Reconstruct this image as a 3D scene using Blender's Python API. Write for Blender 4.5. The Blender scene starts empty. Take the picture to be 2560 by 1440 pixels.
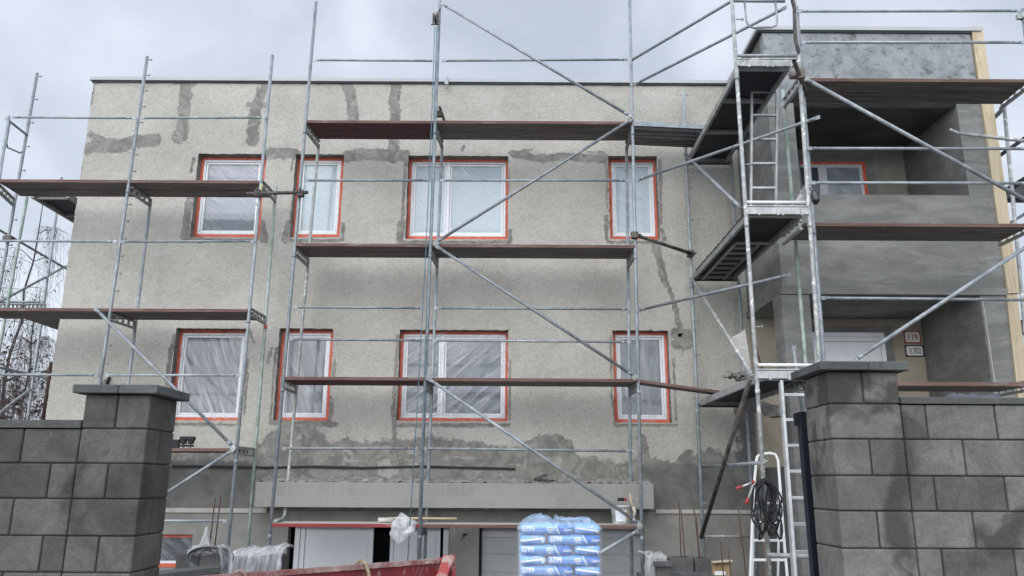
import bpy, bmesh, math, random
from mathutils import Vector, Matrix, noise as mno
random.seed(11)
sc = bpy.context.scene
COL = sc.collection
R = math.radians
GLOW = 1.8
SUN_E = 1.35
EXPO = 0.15

# ------------------------------------------------------------------ camera model
FPX = 1980.0
PITCH = math.atan(489 / FPX)
ROLL = 0.0055
def ray(px, py):
    u = (px - 1280) / FPX; v = -(py - 720) / FPX
    c, s = math.cos(ROLL), math.sin(ROLL)
    a = u * c - v * s; b = u * s + v * c
    return Vector((a, math.cos(PITCH) - b * math.sin(PITCH), math.sin(PITCH) + b * math.cos(PITCH)))
def at(px, py, Y):
    d = ray(px, py)
    return d * (Y / d.y)
cam = bpy.data.cameras.new('camera')
cam.sensor_width = 36.0
cam.lens = 36.0 * FPX / 2560.0
cam.clip_start = 0.05
cam.clip_end = 2000
co = bpy.data.objects.new('camera', cam)
co.matrix_world = Matrix.Rotation(math.pi / 2 + PITCH, 4, 'X') @ Matrix.Rotation(ROLL, 4, 'Z')
COL.objects.link(co)
sc.camera = co

# main planes (metres from the camera)
F = 12.35       # street facade
E = 10.70       # front of the porch block
SF, SR = 11.35, 12.00   # facade scaffold, outer and inner standards
PF, PR = 9.50, 10.12    # porch scaffold
TF, TR = 9.05, 12.10    # stair tower
GZ = -2.75      # yard level at the house
STREET = -1.65

# ------------------------------------------------------------------ node helper
class NT:
    def __init__(self, name):
        m = bpy.data.materials.new(name); m.use_nodes = True
        self.m = m; self.t = m.node_tree; self.t.nodes.clear()
        self.out = self.t.nodes.new('ShaderNodeOutputMaterial')
    def n(self, typ, ins=None, **props):
        nd = self.t.nodes.new(typ)
        for k, v in props.items(): setattr(nd, k, v)
        for k, v in (ins or {}).items(): self.set(nd, k, v)
        return nd
    def set(self, nd, k, v):
        s = nd.inputs[k]
        if isinstance(v, bpy.types.NodeSocket): self.t.links.new(v, s)
        elif isinstance(v, bpy.types.Node): self.t.links.new(v.outputs[0], s)
        elif isinstance(v, (tuple, list)) and len(v) == 3 and s.type == 'RGBA': s.default_value = (*v, 1)
        else: s.default_value = v
    def math(self, op, a, b=0.5, clamp=False):
        nd = self.t.nodes.new('ShaderNodeMath'); nd.operation = op; nd.use_clamp = clamp
        self.set(nd, 0, a); self.set(nd, 1, b)
        return nd.outputs[0]
    def mapr(self, v, a, b, c=0.0, d=1.0):
        nd = self.n('ShaderNodeMapRange', {'Value': v, 'From Min': a, 'From Max': b, 'To Min': c, 'To Max': d})
        return nd.outputs[0]
    def mix(self, f, a, b, blend='MIX'):
        nd = self.n('ShaderNodeMix', data_type='RGBA', blend_type=blend)
        self.set(nd, 0, f); self.set(nd, 6, a); self.set(nd, 7, b)
        return nd.outputs[2]
    def coord(self, scale=(1, 1, 1), rot=(0, 0, 0), which='Object', rnd=False):
        tc = self.n('ShaderNodeTexCoord')
        mp = self.n('ShaderNodeMapping', {'Vector': tc.outputs[which], 'Scale': scale, 'Rotation': rot})
        if rnd:
            oi = self.n('ShaderNodeObjectInfo')
            off = self.n('ShaderNodeVectorMath', {0: mp.outputs[0]}, operation='ADD')
            sc_ = self.n('ShaderNodeCombineXYZ', {'X': self.math('MULTIPLY', oi.outputs['Random'], 37.0), 'Y': self.math('MULTIPLY', oi.outputs['Random'], 91.0)})
            self.t.links.new(sc_.outputs[0], off.inputs[1])
            return off.outputs[0]
        return mp.outputs[0]
    def noise(self, vec, scale, detail=4, rough=0.55, dist=0.0):
        return self.n('ShaderNodeTexNoise', {'Vector': vec, 'Scale': scale, 'Detail': detail, 'Roughness': rough, 'Distortion': dist}).outputs[0]
    def bump(self, h, strength=0.3, dist=0.01, normal=None):
        ins = {'Height': h, 'Strength': strength, 'Distance': dist}
        if normal is not None: ins['Normal'] = normal
        return self.n('ShaderNodeBump', ins).outputs[0]
    def bsdf(self, col, rough=0.8, metal=0.0, normal=None, **kw):
        p = self.n('ShaderNodeBsdfPrincipled', {'Base Color': col, 'Roughness': rough, 'Metallic': metal})
        if normal is not None: self.set(p, 'Normal', normal)
        for k, v in kw.items(): self.set(p, k, v)
        return p.outputs[0]
    def done(self, sh):
        self.t.links.new(sh, self.out.inputs[0]); return self.m

def mottle(name, c1, c2, scale=3.0, rough=0.85, bump=0.2, bscale=40, bdist=0.01, metal=0.0, fine=0.25, stretch=(1, 1, 1), lo=0.38, hi=0.62, spec=0.3, rnd=False, isl=0.0, c3=None, c3lo=0.62, c3hi=0.7, c3scale=8, objrnd=0.0):
    t = NT(name)
    v = t.coord(stretch, rnd=rnd)
    f = t.mapr(t.noise(v, scale, 6, 0.62, 0.4), lo, hi)
    col = t.mix(f, c1, c2)
    g = t.noise(v, bscale, 5, 0.7)
    col = t.mix(fine, col, t.n('ShaderNodeCombineColor', {0: g, 1: g, 2: g}).outputs[0], 'OVERLAY')
    if c3 is not None:
        k = t.mapr(t.noise(v, c3scale, 8, 0.7, 0.8), c3lo, c3hi)
        col = t.mix(k, col, c3)
    if isl:
        ge = t.n('ShaderNodeNewGeometry')
        k = t.mapr(ge.outputs['Random Per Island'], 0, 1, 1 - isl, 1 + isl)
        col = t.mix(1.0, col, t.n('ShaderNodeCombineColor', {0: k, 1: k, 2: k}).outputs[0], 'MULTIPLY')
    if objrnd:
        oi = t.n('ShaderNodeObjectInfo')
        k = t.mapr(oi.outputs['Random'], 0, 1, 1 - objrnd, 1 + objrnd)
        col = t.mix(1.0, col, t.n('ShaderNodeCombineColor', {0: k, 1: k, 2: k}).outputs[0], 'MULTIPLY')
    nrm = t.bump(g, bump, bdist) if bump else None
    return t.done(t.bsdf(col, rough, metal, nrm, **{'Specular IOR Level': spec}))

M = {}
# --- old scraped facade render with darker mortar repairs (mask painted as an attribute with the shape of each repair)
def facade_mat():
    t = NT('scraped_render')
    v = t.coord()
    at_ = t.n('ShaderNodeAttribute', attribute_name='mortar').outputs['Fac']
    n1 = t.noise(v, 5.5, 9, 0.68, 0.3)
    n2 = t.noise(v, 2.3, 5, 0.6, 0.5)
    n3 = t.noise(v, 0.8, 4, 0.6)
    fine = t.noise(v, 55, 6, 0.8)
    grit = t.noise(v, 110, 3, 0.7)
    vor = t.n('ShaderNodeTexVoronoi', {'Vector': v, 'Scale': 46.0, 'Randomness': 1.0}).outputs['Distance']
    nh = t.noise(v, 12, 9, 0.8, 0.7)
    m = t.math('ADD', at_, t.math('MULTIPLY', t.math('SUBTRACT', n1, 0.5), 1.7))
    m = t.math('ADD', m, t.math('MULTIPLY', t.math('SUBTRACT', nh, 0.5), 1.7))
    mask = t.mapr(m, 0.44, 0.62)
    base = t.mix(t.mapr(n3, 0.35, 0.65), (0.345, 0.328, 0.292), (0.43, 0.411, 0.37))
    base = t.mix(t.mapr(t.noise(v, 6.5, 8, 0.72, 0.8), 0.48, 0.72, 0, 0.55), base, (0.295, 0.279, 0.246))
    pits = t.mapr(t.math('ADD', t.math('MULTIPLY', fine, 0.7), t.math('MULTIPLY', vor, 0.45)), 0.33, 0.66)
    base = t.mix(0.24, base, t.n('ShaderNodeCombineColor', {0: pits, 1: pits, 2: pits}).outputs[0], 'SOFT_LIGHT')
    tro = t.noise(t.n('ShaderNodeMapping', {'Vector': v, 'Scale': (1, 1, 1.8), 'Rotation': (0, R(35), 0)}).outputs[0], 9, 7, 0.75, 1.5)
    base = t.mix(t.mapr(tro, 0.5, 0.7, 0, 0.45), base, (0.275, 0.26, 0.23))
    base = t.mix(t.mapr(tro, 0.5, 0.34, 0, 0.35), base, (0.49, 0.47, 0.425))
    spots = t.mapr(t.noise(v, 15, 7, 0.85), 0.64, 0.74, 0, 0.4)
    base = t.mix(spots, base, (0.2, 0.19, 0.175))
    mor = t.mix(t.mapr(t.noise(v, 4.2, 7, 0.66, 0.8), 0.42, 0.56), (0.165, 0.158, 0.142), (0.245, 0.235, 0.212))
    lightm = t.mapr(t.noise(t.coord((1, 1, 1.4), which='Object'), 3.1, 9, 0.7, 1.2), 0.56, 0.6)
    wet = t.n('ShaderNodeAttribute', attribute_name='plinth').outputs['Fac']
    mor = t.mix(t.math('MULTIPLY', lightm, wet), mor, (0.32, 0.308, 0.28))
    dk = t.n('ShaderNodeAttribute', attribute_name='damp').outputs['Fac']
    dmask = t.mapr(t.math('ADD', dk, t.math('MULTIPLY', t.math('SUBTRACT', n1, 0.5), 1.0)), 0.4, 0.6)
    mor = t.mix(dmask, mor, t.mix(t.mapr(n2, 0.4, 0.6), (0.115, 0.113, 0.106), (0.175, 0.171, 0.16)))
    mor = t.mix(0.2, mor, t.n('ShaderNodeCombineColor', {0: fine, 1: fine, 2: fine}).outputs[0], 'OVERLAY')
    col = t.mix(mask, base, mor)
    rim = t.math('MULTIPLY', t.mapr(m, 0.36, 0.45), t.math('SUBTRACT', 1.0, mask))
    col = t.mix(t.math('MULTIPLY', rim, 0.5), col, (0.16, 0.152, 0.14))
    h = t.math('ADD', t.math('MULTIPLY', fine, 1.0), t.math('MULTIPLY', vor, 0.9))
    h = t.math('ADD', h, t.math('MULTIPLY', grit, 0.35))
    h = t.math('ADD', h, t.math('MULTIPLY', t.noise(v, 17, 6, 0.7, 1.0), 1.6))
    h = t.math('MULTIPLY', h, t.mapr(mask, 0, 1, 1.0, 0.25))
    h = t.math('SUBTRACT', h, t.math('MULTIPLY', mask, 0.6))
    return t.done(t.bsdf(col, 0.95, 0, t.bump(h, 0.48, 0.009), **{'Specular IOR Level': 0.15}))
M['facade'] = facade_mat()
M['gable'] = mottle('gable_render', (0.34, 0.325, 0.295), (0.43, 0.41, 0.37), 1.2, 0.95, 0.6, 45, 0.012, fine=0.35)
M['tan'] = mottle('tan_render', (0.30, 0.26, 0.20), (0.37, 0.33, 0.26), 2.0, 0.95, 0.5, 45, 0.01, fine=0.3)
M['cement'] = mottle('fresh_cement_render', (0.155, 0.156, 0.146), (0.225, 0.225, 0.211), 1.7, 0.9, 0.2, 22, 0.008, fine=0.22, stretch=(0.6, 1, 2.2), lo=0.40, hi=0.60, c3=(0.14, 0.14, 0.131), c3lo=0.5, c3hi=0.66, c3scale=2.6)
M['cementdark'] = mottle('dark_cement_render', (0.085, 0.085, 0.08), (0.13, 0.129, 0.121), 1.6, 0.9, 0.12, 30, 0.006, fine=0.18, stretch=(1, 1, 0.7))  # damp porch base; also the dark tone of the loggia ceiling
M['cementpale'] = mottle('blotchy_primer', (0.18, 0.19, 0.196), (0.27, 0.285, 0.295), 2.6, 0.85, 0.12, 30, 0.006, fine=0.2, lo=0.35, hi=0.58, c3=(0.105, 0.108, 0.107), c3lo=0.53, c3hi=0.66, c3scale=8.5)
M['base'] = mottle('basement_render', (0.185, 0.18, 0.165), (0.25, 0.244, 0.224), 2.0, 0.92, 0.12, 28, 0.006, fine=0.15)
def ledge_mat():
    t = NT('canopy_render'); v = t.coord()
    br = t.n('ShaderNodeTexBrick', {'Vector': t.coord((1, 1, 1), (R(90), 0, 0)), 'Scale': 1.0, 'Mortar Size': 0.018, 'Mortar Smooth': 1.0, 'Brick Width': 0.21, 'Row Height': 0.2, 'Bias': 0.0, 'Color1': (0.265, 0.262, 0.243), 'Color2': (0.228, 0.225, 0.208), 'Mortar': (0.28, 0.277, 0.258)}, offset=0.5).outputs[0]
    f = t.mapr(t.noise(v, 2.2, 6, 0.65, 0.5), 0.4, 0.65)
    col = t.mix(f, (0.272, 0.269, 0.25), br)
    col = t.mix(t.mapr(t.noise(v, 4, 7, 0.7), 0.58, 0.7, 0, 0.5), col, (0.195, 0.192, 0.178))
    g = t.noise(v, 40, 4, 0.7)
    return t.done(t.bsdf(col, 0.92, 0, t.bump(g, 0.15, 0.006), **{'Specular IOR Level': 0.2}))
M['ledge'] = ledge_mat()
M['crumb'] = mottle('crumbly_mortar', (0.2, 0.195, 0.18), (0.34, 0.33, 0.31), 9, 0.95, 0.8, 40, 0.02)
M['cap'] = mottle('grey_sheet_metal', (0.36, 0.375, 0.38), (0.40, 0.415, 0.42), 1.0, 0.5, 0.0, metal=0.0, fine=0.05)
M['capshade'] = mottle('roof_edge_shade', (0.055, 0.058, 0.065), (0.07, 0.073, 0.08), 2, 0.6, 0.0, fine=0.05)  # near-black colour standing in for the soffit shadow
M['galv'] = mottle('galvanised_steel', (0.20, 0.225, 0.24), (0.32, 0.345, 0.36), 7, 0.5, 0.05, 60, 0.002, metal=0.3, fine=0.35, c3=(0.52, 0.52, 0.50), c3lo=0.66, c3hi=0.7, c3scale=9, objrnd=0.18, rnd=True)
M['galvworn'] = mottle('worn_steel', (0.24, 0.255, 0.25), (0.38, 0.385, 0.37), 9, 0.6, 0.05, 60, 0.002, metal=0.2, fine=0.35, c3=(0.62, 0.61, 0.58), c3lo=0.56, c3hi=0.62, c3scale=7, rnd=True)
M['galvgreen'] = mottle('greenish_steel', (0.20, 0.27, 0.22), (0.40, 0.44, 0.41), 5, 0.6, 0.05, 60, 0.002, metal=0.25, fine=0.3, rnd=True)
M['darktube'] = mottle('dark_rusty_tube', (0.045, 0.043, 0.042), (0.13, 0.115, 0.10), 8, 0.65, 0.1, 60, 0.002, metal=0.2, fine=0.3, c3=(0.4, 0.38, 0.36), c3lo=0.68, c3hi=0.72, c3scale=20)
M['rust'] = mottle('rusted_rebar', (0.052, 0.032, 0.026), (0.09, 0.055, 0.044), 30, 0.9, 0.2, 90, 0.003)
def board_mat(name, a, b, c, scr=0.5, vert=False):
    t = NT(name)
    sw = (lambda q: (q[1], q[2], q[0])) if vert else (lambda q: q)
    v = t.coord(sw((0.5, 9, 9)), rnd=True)
    f = t.mapr(t.noise(v, 2.2, 7, 0.68, 0.6), 0.36, 0.64)
    col = t.mix(f, a, b)
    w = t.coord(sw((0.8, 5, 5)), rnd=True)
    col = t.mix(t.mapr(t.noise(w, 2.6, 8, 0.75, 0.3), 0.56, 0.66, 0, scr), col, c)
    g = t.noise(t.coord(sw((2, 40, 40)), rnd=True), 3, 5, 0.7)
    col = t.mix(0.35, col, t.n('ShaderNodeCombineColor', {0: g, 1: g, 2: g}).outputs[0], 'OVERLAY')
    return t.done(t.bsdf(col, 0.85, 0, t.bump(g, 0.25, 0.004), **{'Specular IOR Level': 0.2}))
M['boardwood'] = board_mat('weathered_board', (0.10, 0.088, 0.08), (0.20, 0.182, 0.168), (0.05, 0.04, 0.039), 0.9)
M['boardedge'] = board_mat('red_brown_edge', (0.105, 0.058, 0.05), (0.165, 0.108, 0.093), (0.28, 0.24, 0.215), 0.8)
M['boardred'] = board_mat('wine_red_board', (0.08, 0.036, 0.04), (0.13, 0.065, 0.067), (0.05, 0.03, 0.032), 0.8)
M['boardedgered'] = board_mat('bright_red_edge', (0.22, 0.035, 0.04), (0.29, 0.06, 0.06), (0.40, 0.35, 0.32), 0.8)
M['boardtop'] = board_mat('mortar_splashed_board', (0.38, 0.36, 0.33), (0.50, 0.48, 0.45), (0.22, 0.15, 0.13), 0.5)
M['ply'] = mottle('black_phenolic_ply', (0.012, 0.014, 0.02), (0.022, 0.026, 0.036), 4, 0.55, 0.05, 40, fine=0.2, c3=(0.16, 0.16, 0.16), c3lo=0.73, c3hi=0.76, c3scale=12)
M['alu'] = mottle('aluminium', (0.32, 0.33, 0.32), (0.45, 0.45, 0.44), 6, 0.5, 0.04, 50, 0.002, metal=0.35, fine=0.25)
M['aludull'] = mottle('dull_aluminium', (0.22, 0.225, 0.215), (0.33, 0.33, 0.32), 6, 0.6, 0.04, 50, 0.002, metal=0.2, fine=0.3)
M['steeldeck'] = mottle('dark_steel_deck', (0.05, 0.058, 0.066), (0.10, 0.11, 0.12), 5, 0.6, 0.05, 40, fine=0.2)
M['pvc'] = mottle('white_pvc', (0.72, 0.74, 0.75), (0.78, 0.79, 0.8), 2, 0.35, 0.0, fine=0.03, spec=0.5)
M['pvcgrey'] = mottle('pale_door_panel', (0.50, 0.52, 0.54), (0.55, 0.565, 0.58), 1.2, 0.4, 0.0, fine=0.03, spec=0.4)
M['tape'] = mottle('red_masking_tape', (0.54, 0.095, 0.05), (0.64, 0.14, 0.075), 9, 0.55, 0.15, 60, 0.003, fine=0.2, c3=(0.55, 0.25, 0.2), c3lo=0.64, c3hi=0.7, c3scale=6)
M['black'] = mottle('black_plastic', (0.008, 0.008, 0.01), (0.014, 0.014, 0.016), 8, 0.5, 0.0, fine=0.1)
M['void'] = mottle('unlit_interior', (0.004, 0.004, 0.005), (0.006, 0.006, 0.007), 3, 1.0, 0.0, fine=0.0, spec=0.0)
M['blackpaint'] = mottle('black_powder_coat', (0.006, 0.008, 0.014), (0.010, 0.012, 0.019), 3, 0.5, 0.03, 80, 0.001, fine=0.1)
M['timber'] = board_mat('new_pine', (0.42, 0.35, 0.235), (0.52, 0.44, 0.31), (0.27, 0.21, 0.135), 0.7, True)
M['carton'] = mottle('printed_carton', (0.30, 0.21, 0.12), (0.38, 0.28, 0.17), 4, 0.8, 0.05)
def block_mat(name, a, b, damp):
    t = NT(name); v = t.coord()
    f = t.mapr(t.noise(v, 3.2, 6, 0.65, 0.6), 0.36, 0.64)
    col = t.mix(f, a, b)
    ge = t.n('ShaderNodeNewGeometry')
    k = t.mapr(ge.outputs['Random Per Island'], 0, 1, 0.72, 1.22)
    col = t.mix(1.0, col, t.n('ShaderNodeCombineColor', {0: k, 1: k, 2: k}).outputs[0], 'MULTIPLY')
    col = t.mix(t.mapr(t.noise(v, 1.15, 4, 0.6, 0.9), 0.52, 0.58, 0, 0.75), col, damp)
    eff = t.math('MULTIPLY', t.mapr(t.noise(v, 8, 8, 0.75, 0.5), 0.6, 0.76, 0, 0.55), t.mapr(t.noise(v, 1.7, 2, 0.5), 0.5, 0.65))
    col = t.mix(eff, col, (0.26, 0.25, 0.235))
    g = t.noise(v, 120, 4, 0.8)
    g2 = t.noise(v, 30, 5, 0.75)
    col = t.mix(0.5, col, t.n('ShaderNodeCombineColor', {0: g, 1: g, 2: g}).outputs[0], 'OVERLAY')
    col = t.mix(0.35, col, t.n('ShaderNodeCombineColor', {0: g2, 1: g2, 2: g2}).outputs[0], 'OVERLAY')
    pores = t.mapr(t.noise(v, 75, 3, 0.6), 0.66, 0.72, 0, 0.7)
    col = t.mix(pores, col, (0.05, 0.05, 0.048))
    return t.done(t.bsdf(col, 0.93, 0, t.bump(t.math('ADD', g, t.math('MULTIPLY', g2, 0.9)), 0.6, 0.007), **{'Specular IOR Level': 0.2}))
M['block'] = block_mat('concrete_block', (0.108, 0.102, 0.093), (0.165, 0.157, 0.145), (0.045, 0.041, 0.036))
M['blockleft'] = block_mat('darker_concrete_block', (0.074, 0.07, 0.064), (0.125, 0.119, 0.109), (0.036, 0.033, 0.03))  # darker block tone for the left pillar and wall
M['coping'] = block_mat('concrete_coping', (0.09, 0.093, 0.09), (0.12, 0.123, 0.118), (0.072, 0.074, 0.071))
M['joint'] = mottle('block_core', (0.03, 0.03, 0.034), (0.045, 0.045, 0.05), 5, 0.95, 0.0)
M['ground'] = mottle('gravelly_yard', (0.21, 0.2, 0.18), (0.34, 0.325, 0.30), 0.7, 0.95, 0.5, 14, 0.03, fine=0.4)  # tone raised so the ground throws light onto the lower facade
M['asphalt'] = mottle('asphalt', (0.045, 0.045, 0.047), (0.06, 0.06, 0.062), 1.5, 0.9, 0.4, 80, 0.01)
M['rubble'] = mottle('rubble', (0.15, 0.14, 0.125), (0.30, 0.285, 0.26), 6, 0.95, 0.6, 30, 0.02, isl=0.35)
def skip_mat():
    t = NT('chipped_red_paint'); v = t.coord((1, 1, 0.6))
    red = t.mix(t.mapr(t.noise(v, 3, 5, 0.6), 0.35, 0.65), (0.13, 0.016, 0.02), (0.22, 0.032, 0.038))
    ch = t.mapr(t.noise(v, 7, 9, 0.72, 0.6), 0.56, 0.61)
    col = t.mix(ch, red, (0.20, 0.15, 0.135))
    col = t.mix(t.mapr(t.noise(t.coord((1, 1, 0.35)), 13, 8, 0.7), 0.6, 0.66, 0, 0.8), col, (0.43, 0.36, 0.35))
    return t.done(t.bsdf(col, 0.6, 0, t.bump(ch, 0.25, 0.004), **{'Specular IOR Level': 0.4}))
M['skip'] = skip_mat()
M['skiprim'] = mottle('worn_red_rim', (0.20, 0.075, 0.07), (0.34, 0.25, 0.23), 7, 0.75, 0.2, 50, 0.004, fine=0.4, c3=(0.5, 0.46, 0.43), c3lo=0.6, c3hi=0.66, c3scale=11)
M['postred'] = mottle('pinkish_red_post', (0.30, 0.045, 0.042), (0.38, 0.07, 0.065), 6, 0.55, 0.1, 50, 0.003, c3=(0.36, 0.27, 0.24), c3lo=0.54, c3hi=0.6, c3scale=9)
def film_mat(name, lo, hi, scale=(1.0, 1, 1.0), rot=0.0, tint=(0.86, 0.88, 0.9), dist=1.5, wscale=3.0, bump=0.3, base=0.0):
    t = NT(name)
    v = t.coord(scale, (0, rot, 0), rnd=True)
    st = t.n('ShaderNodeMapping', {'Vector': v, 'Scale': (1, 1, 0.16)}).outputs[0]
    w = t.noise(st, wscale * 3.2, 3, 0.55, dist)
    k = t.mapr(w, 0.40, 0.66)
    k = t.math('MULTIPLY', k, t.mapr(t.noise(v, 1.6, 3, 0.6), 0.3, 0.62, 0.25, 1.0))
    fac = t.mapr(k, 0, 1, lo, hi)
    b = t.bump(w, bump, 0.02)
    d = t.bsdf(tint, 0.28, 0, b, **{'Specular IOR Level': 0.6})
    tr = t.n('ShaderNodeBsdfTransparent').outputs[0]
    mx = t.n('ShaderNodeMixShader', {0: fac, 1: tr, 2: d}).outputs[0]
    return t.done(mx)
M['filmA'] = film_mat('window_film_taut', 0.03, 0.24, rot=R(50), bump=0.2)
M['filmB'] = film_mat('window_film_creased', 0.05, 0.48, tint=(0.7, 0.715, 0.73), rot=R(24), wscale=3.2, bump=0.4, dist=0.8)
M['filmC'] = film_mat('window_film_hanging', 0.05, 0.46, tint=(0.7, 0.715, 0.73), rot=R(-50), wscale=3.2, bump=0.4, dist=0.8)
M['filmD'] = film_mat('window_film_upright', 0.05, 0.42, tint=(0.7, 0.715, 0.73), rot=R(5), wscale=3.2, bump=0.4, dist=0.8)
M['sheet'] = film_mat('crumpled_polythene', 0.28, 0.85, wscale=1.6, tint=(0.62, 0.63, 0.64), bump=0.5, dist=1.0)
M['wrap'] = film_mat('pallet_stretch_film', 0.10, 0.34, wscale=1.2, tint=(0.85, 0.9, 0.96), bump=0.4)
M['hood'] = film_mat('pallet_hood_film', 0.25, 0.6, wscale=1.2, tint=(0.55, 0.70, 0.88), bump=0.4)
def pane(name, a, b, rough=0.08):
    return mottle(name, a, b, 0.7, rough, 0.0, fine=0.03, spec=0.5)
M['panePale'] = pane('pane_blind_and_sky', (0.37, 0.45, 0.49), (0.44, 0.515, 0.55))  # pale blind and reflected sky, both put into the pane colour
M['paneMauve'] = pane('pane_with_grey_blind', (0.20, 0.215, 0.265), (0.25, 0.265, 0.315))
M['paneDusk'] = pane('pane_dim', (0.13, 0.15, 0.175), (0.17, 0.19, 0.215))
M['paneGrey'] = pane('pane_grey_room', (0.115, 0.127, 0.147), (0.155, 0.167, 0.187))
M['paneDark'] = pane('pane_dark_room', (0.05, 0.06, 0.07), (0.075, 0.085, 0.095))
M['bag'] = mottle('blue_printed_bag', (0.17, 0.40, 0.76), (0.24, 0.49, 0.83), 5, 0.4, 0.12, 25, 0.006, fine=0.12, stretch=(0.5, 1, 2), spec=0.5, objrnd=0.06)
M['bagdark'] = mottle('deep_blue_print', (0.035, 0.15, 0.50), (0.05, 0.19, 0.58), 5, 0.4, 0.08, 25, fine=0.1, spec=0.5)
M['bagmid'] = mottle('mid_blue_print', (0.09, 0.25, 0.60), (0.13, 0.30, 0.66), 6, 0.4, 0.08, 25, fine=0.1, spec=0.5)
M['bagwhite'] = mottle('white_print', (0.74, 0.78, 0.82), (0.8, 0.83, 0.86), 5, 0.5, 0.0, fine=0.05)
M['printgrey'] = mottle('grey_print', (0.16, 0.16, 0.17), (0.2, 0.2, 0.21), 5, 0.5, 0.0, fine=0.05)
M['palepr'] = mottle('faint_print', (0.33, 0.55, 0.80), (0.36, 0.58, 0.82), 5, 0.5, 0.0, fine=0.05)
M['enamel'] = mottle('white_enamel', (0.70, 0.69, 0.68), (0.75, 0.74, 0.73), 3, 0.25, 0.0, fine=0.04, spec=0.5)
M['enred'] = mottle('red_enamel', (0.28, 0.02, 0.025), (0.33, 0.03, 0.035), 3, 0.3, 0.0, fine=0.04, spec=0.5)
M['enblue'] = mottle('navy_enamel', (0.01, 0.013, 0.035), (0.015, 0.018, 0.045), 3, 0.3, 0.0, fine=0.04, spec=0.5)
M['rope'] = mottle('blue_rope', (0.06, 0.12, 0.16), (0.12, 0.20, 0.25), 30, 0.8, 0.2, 120, 0.002)
M['straw'] = mottle('old_hemp_rope', (0.22, 0.175, 0.11), (0.36, 0.30, 0.21), 30, 0.9, 0.3, 120, 0.003)
M['whitepaint'] = mottle('scuffed_white_paint', (0.68, 0.68, 0.66), (0.76, 0.76, 0.74), 6, 0.55, 0.05, 60, 0.002, c3=(0.33, 0.31, 0.29), c3lo=0.64, c3hi=0.68, c3scale=13)
M['redplastic'] = mottle('red_plastic', (0.27, 0.035, 0.038), (0.33, 0.055, 0.055), 6, 0.45, 0.0)
M['cable'] = mottle('black_cable', (0.012, 0.013, 0.016), (0.022, 0.024, 0.028), 20, 0.5, 0.0)
M['cablegrey'] = mottle('grey_cable', (0.10, 0.105, 0.11), (0.15, 0.155, 0.16), 20, 0.5, 0.0)
M['bucket'] = mottle('translucent_bucket', (0.40, 0.41, 0.40), (0.52, 0.52, 0.51), 9, 0.5, 0.05, 50, 0.002, c3=(0.8, 0.8, 0.78), c3lo=0.55, c3hi=0.62, c3scale=9)
M['yellow'] = mottle('yellow_sticker', (0.42, 0.31, 0.13), (0.5, 0.42, 0.25), 8, 0.5, 0.0)
M['wood'] = mottle('pale_handle', (0.50, 0.38, 0.24), (0.58, 0.46, 0.3), 6, 0.7, 0.05, stretch=(0.4, 4, 4))
M['fleece'] = mottle('grubby_fleece', (0.42, 0.39, 0.34), (0.55, 0.52, 0.47), 20, 0.95, 0.5, 60, 0.01)
M['tarp'] = mottle('grey_tarpaulin', (0.06, 0.06, 0.072), (0.10, 0.10, 0.115), 5, 0.6, 0.3, 12, 0.02)
M['bark'] = mottle('birch_bark', (0.13, 0.12, 0.115), (0.30, 0.29, 0.28), 5, 0.95, 0.4, 30, 0.01, stretch=(1, 1, 0.4))
M['twig'] = mottle('bare_twigs', (0.05, 0.042, 0.04), (0.085, 0.07, 0.065), 3, 0.95, 0.0)
def leaf_mat(name, a, b):
    t = NT(name); ge = t.n('ShaderNodeNewGeometry')
    col = t.mix(ge.outputs['Random Per Island'], a, b)
    return t.done(t.bsdf(col, 0.8))
M['leaf'] = leaf_mat('withered_leaves', (0.045, 0.032, 0.027), (0.12, 0.08, 0.062))
M['whiteband'] = mottle('white_tape', (0.75, 0.75, 0.73), (0.8, 0.8, 0.78), 3, 0.6, 0.0)
M['redband'] = mottle('red_paint_band', (0.5, 0.05, 0.04), (0.55, 0.08, 0.06), 3, 0.6, 0.0)
M['yellowband'] = mottle('flaking_yellow_paint', (0.5, 0.46, 0.2), (0.34, 0.36, 0.33), 16, 0.6, 0.0)

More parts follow.
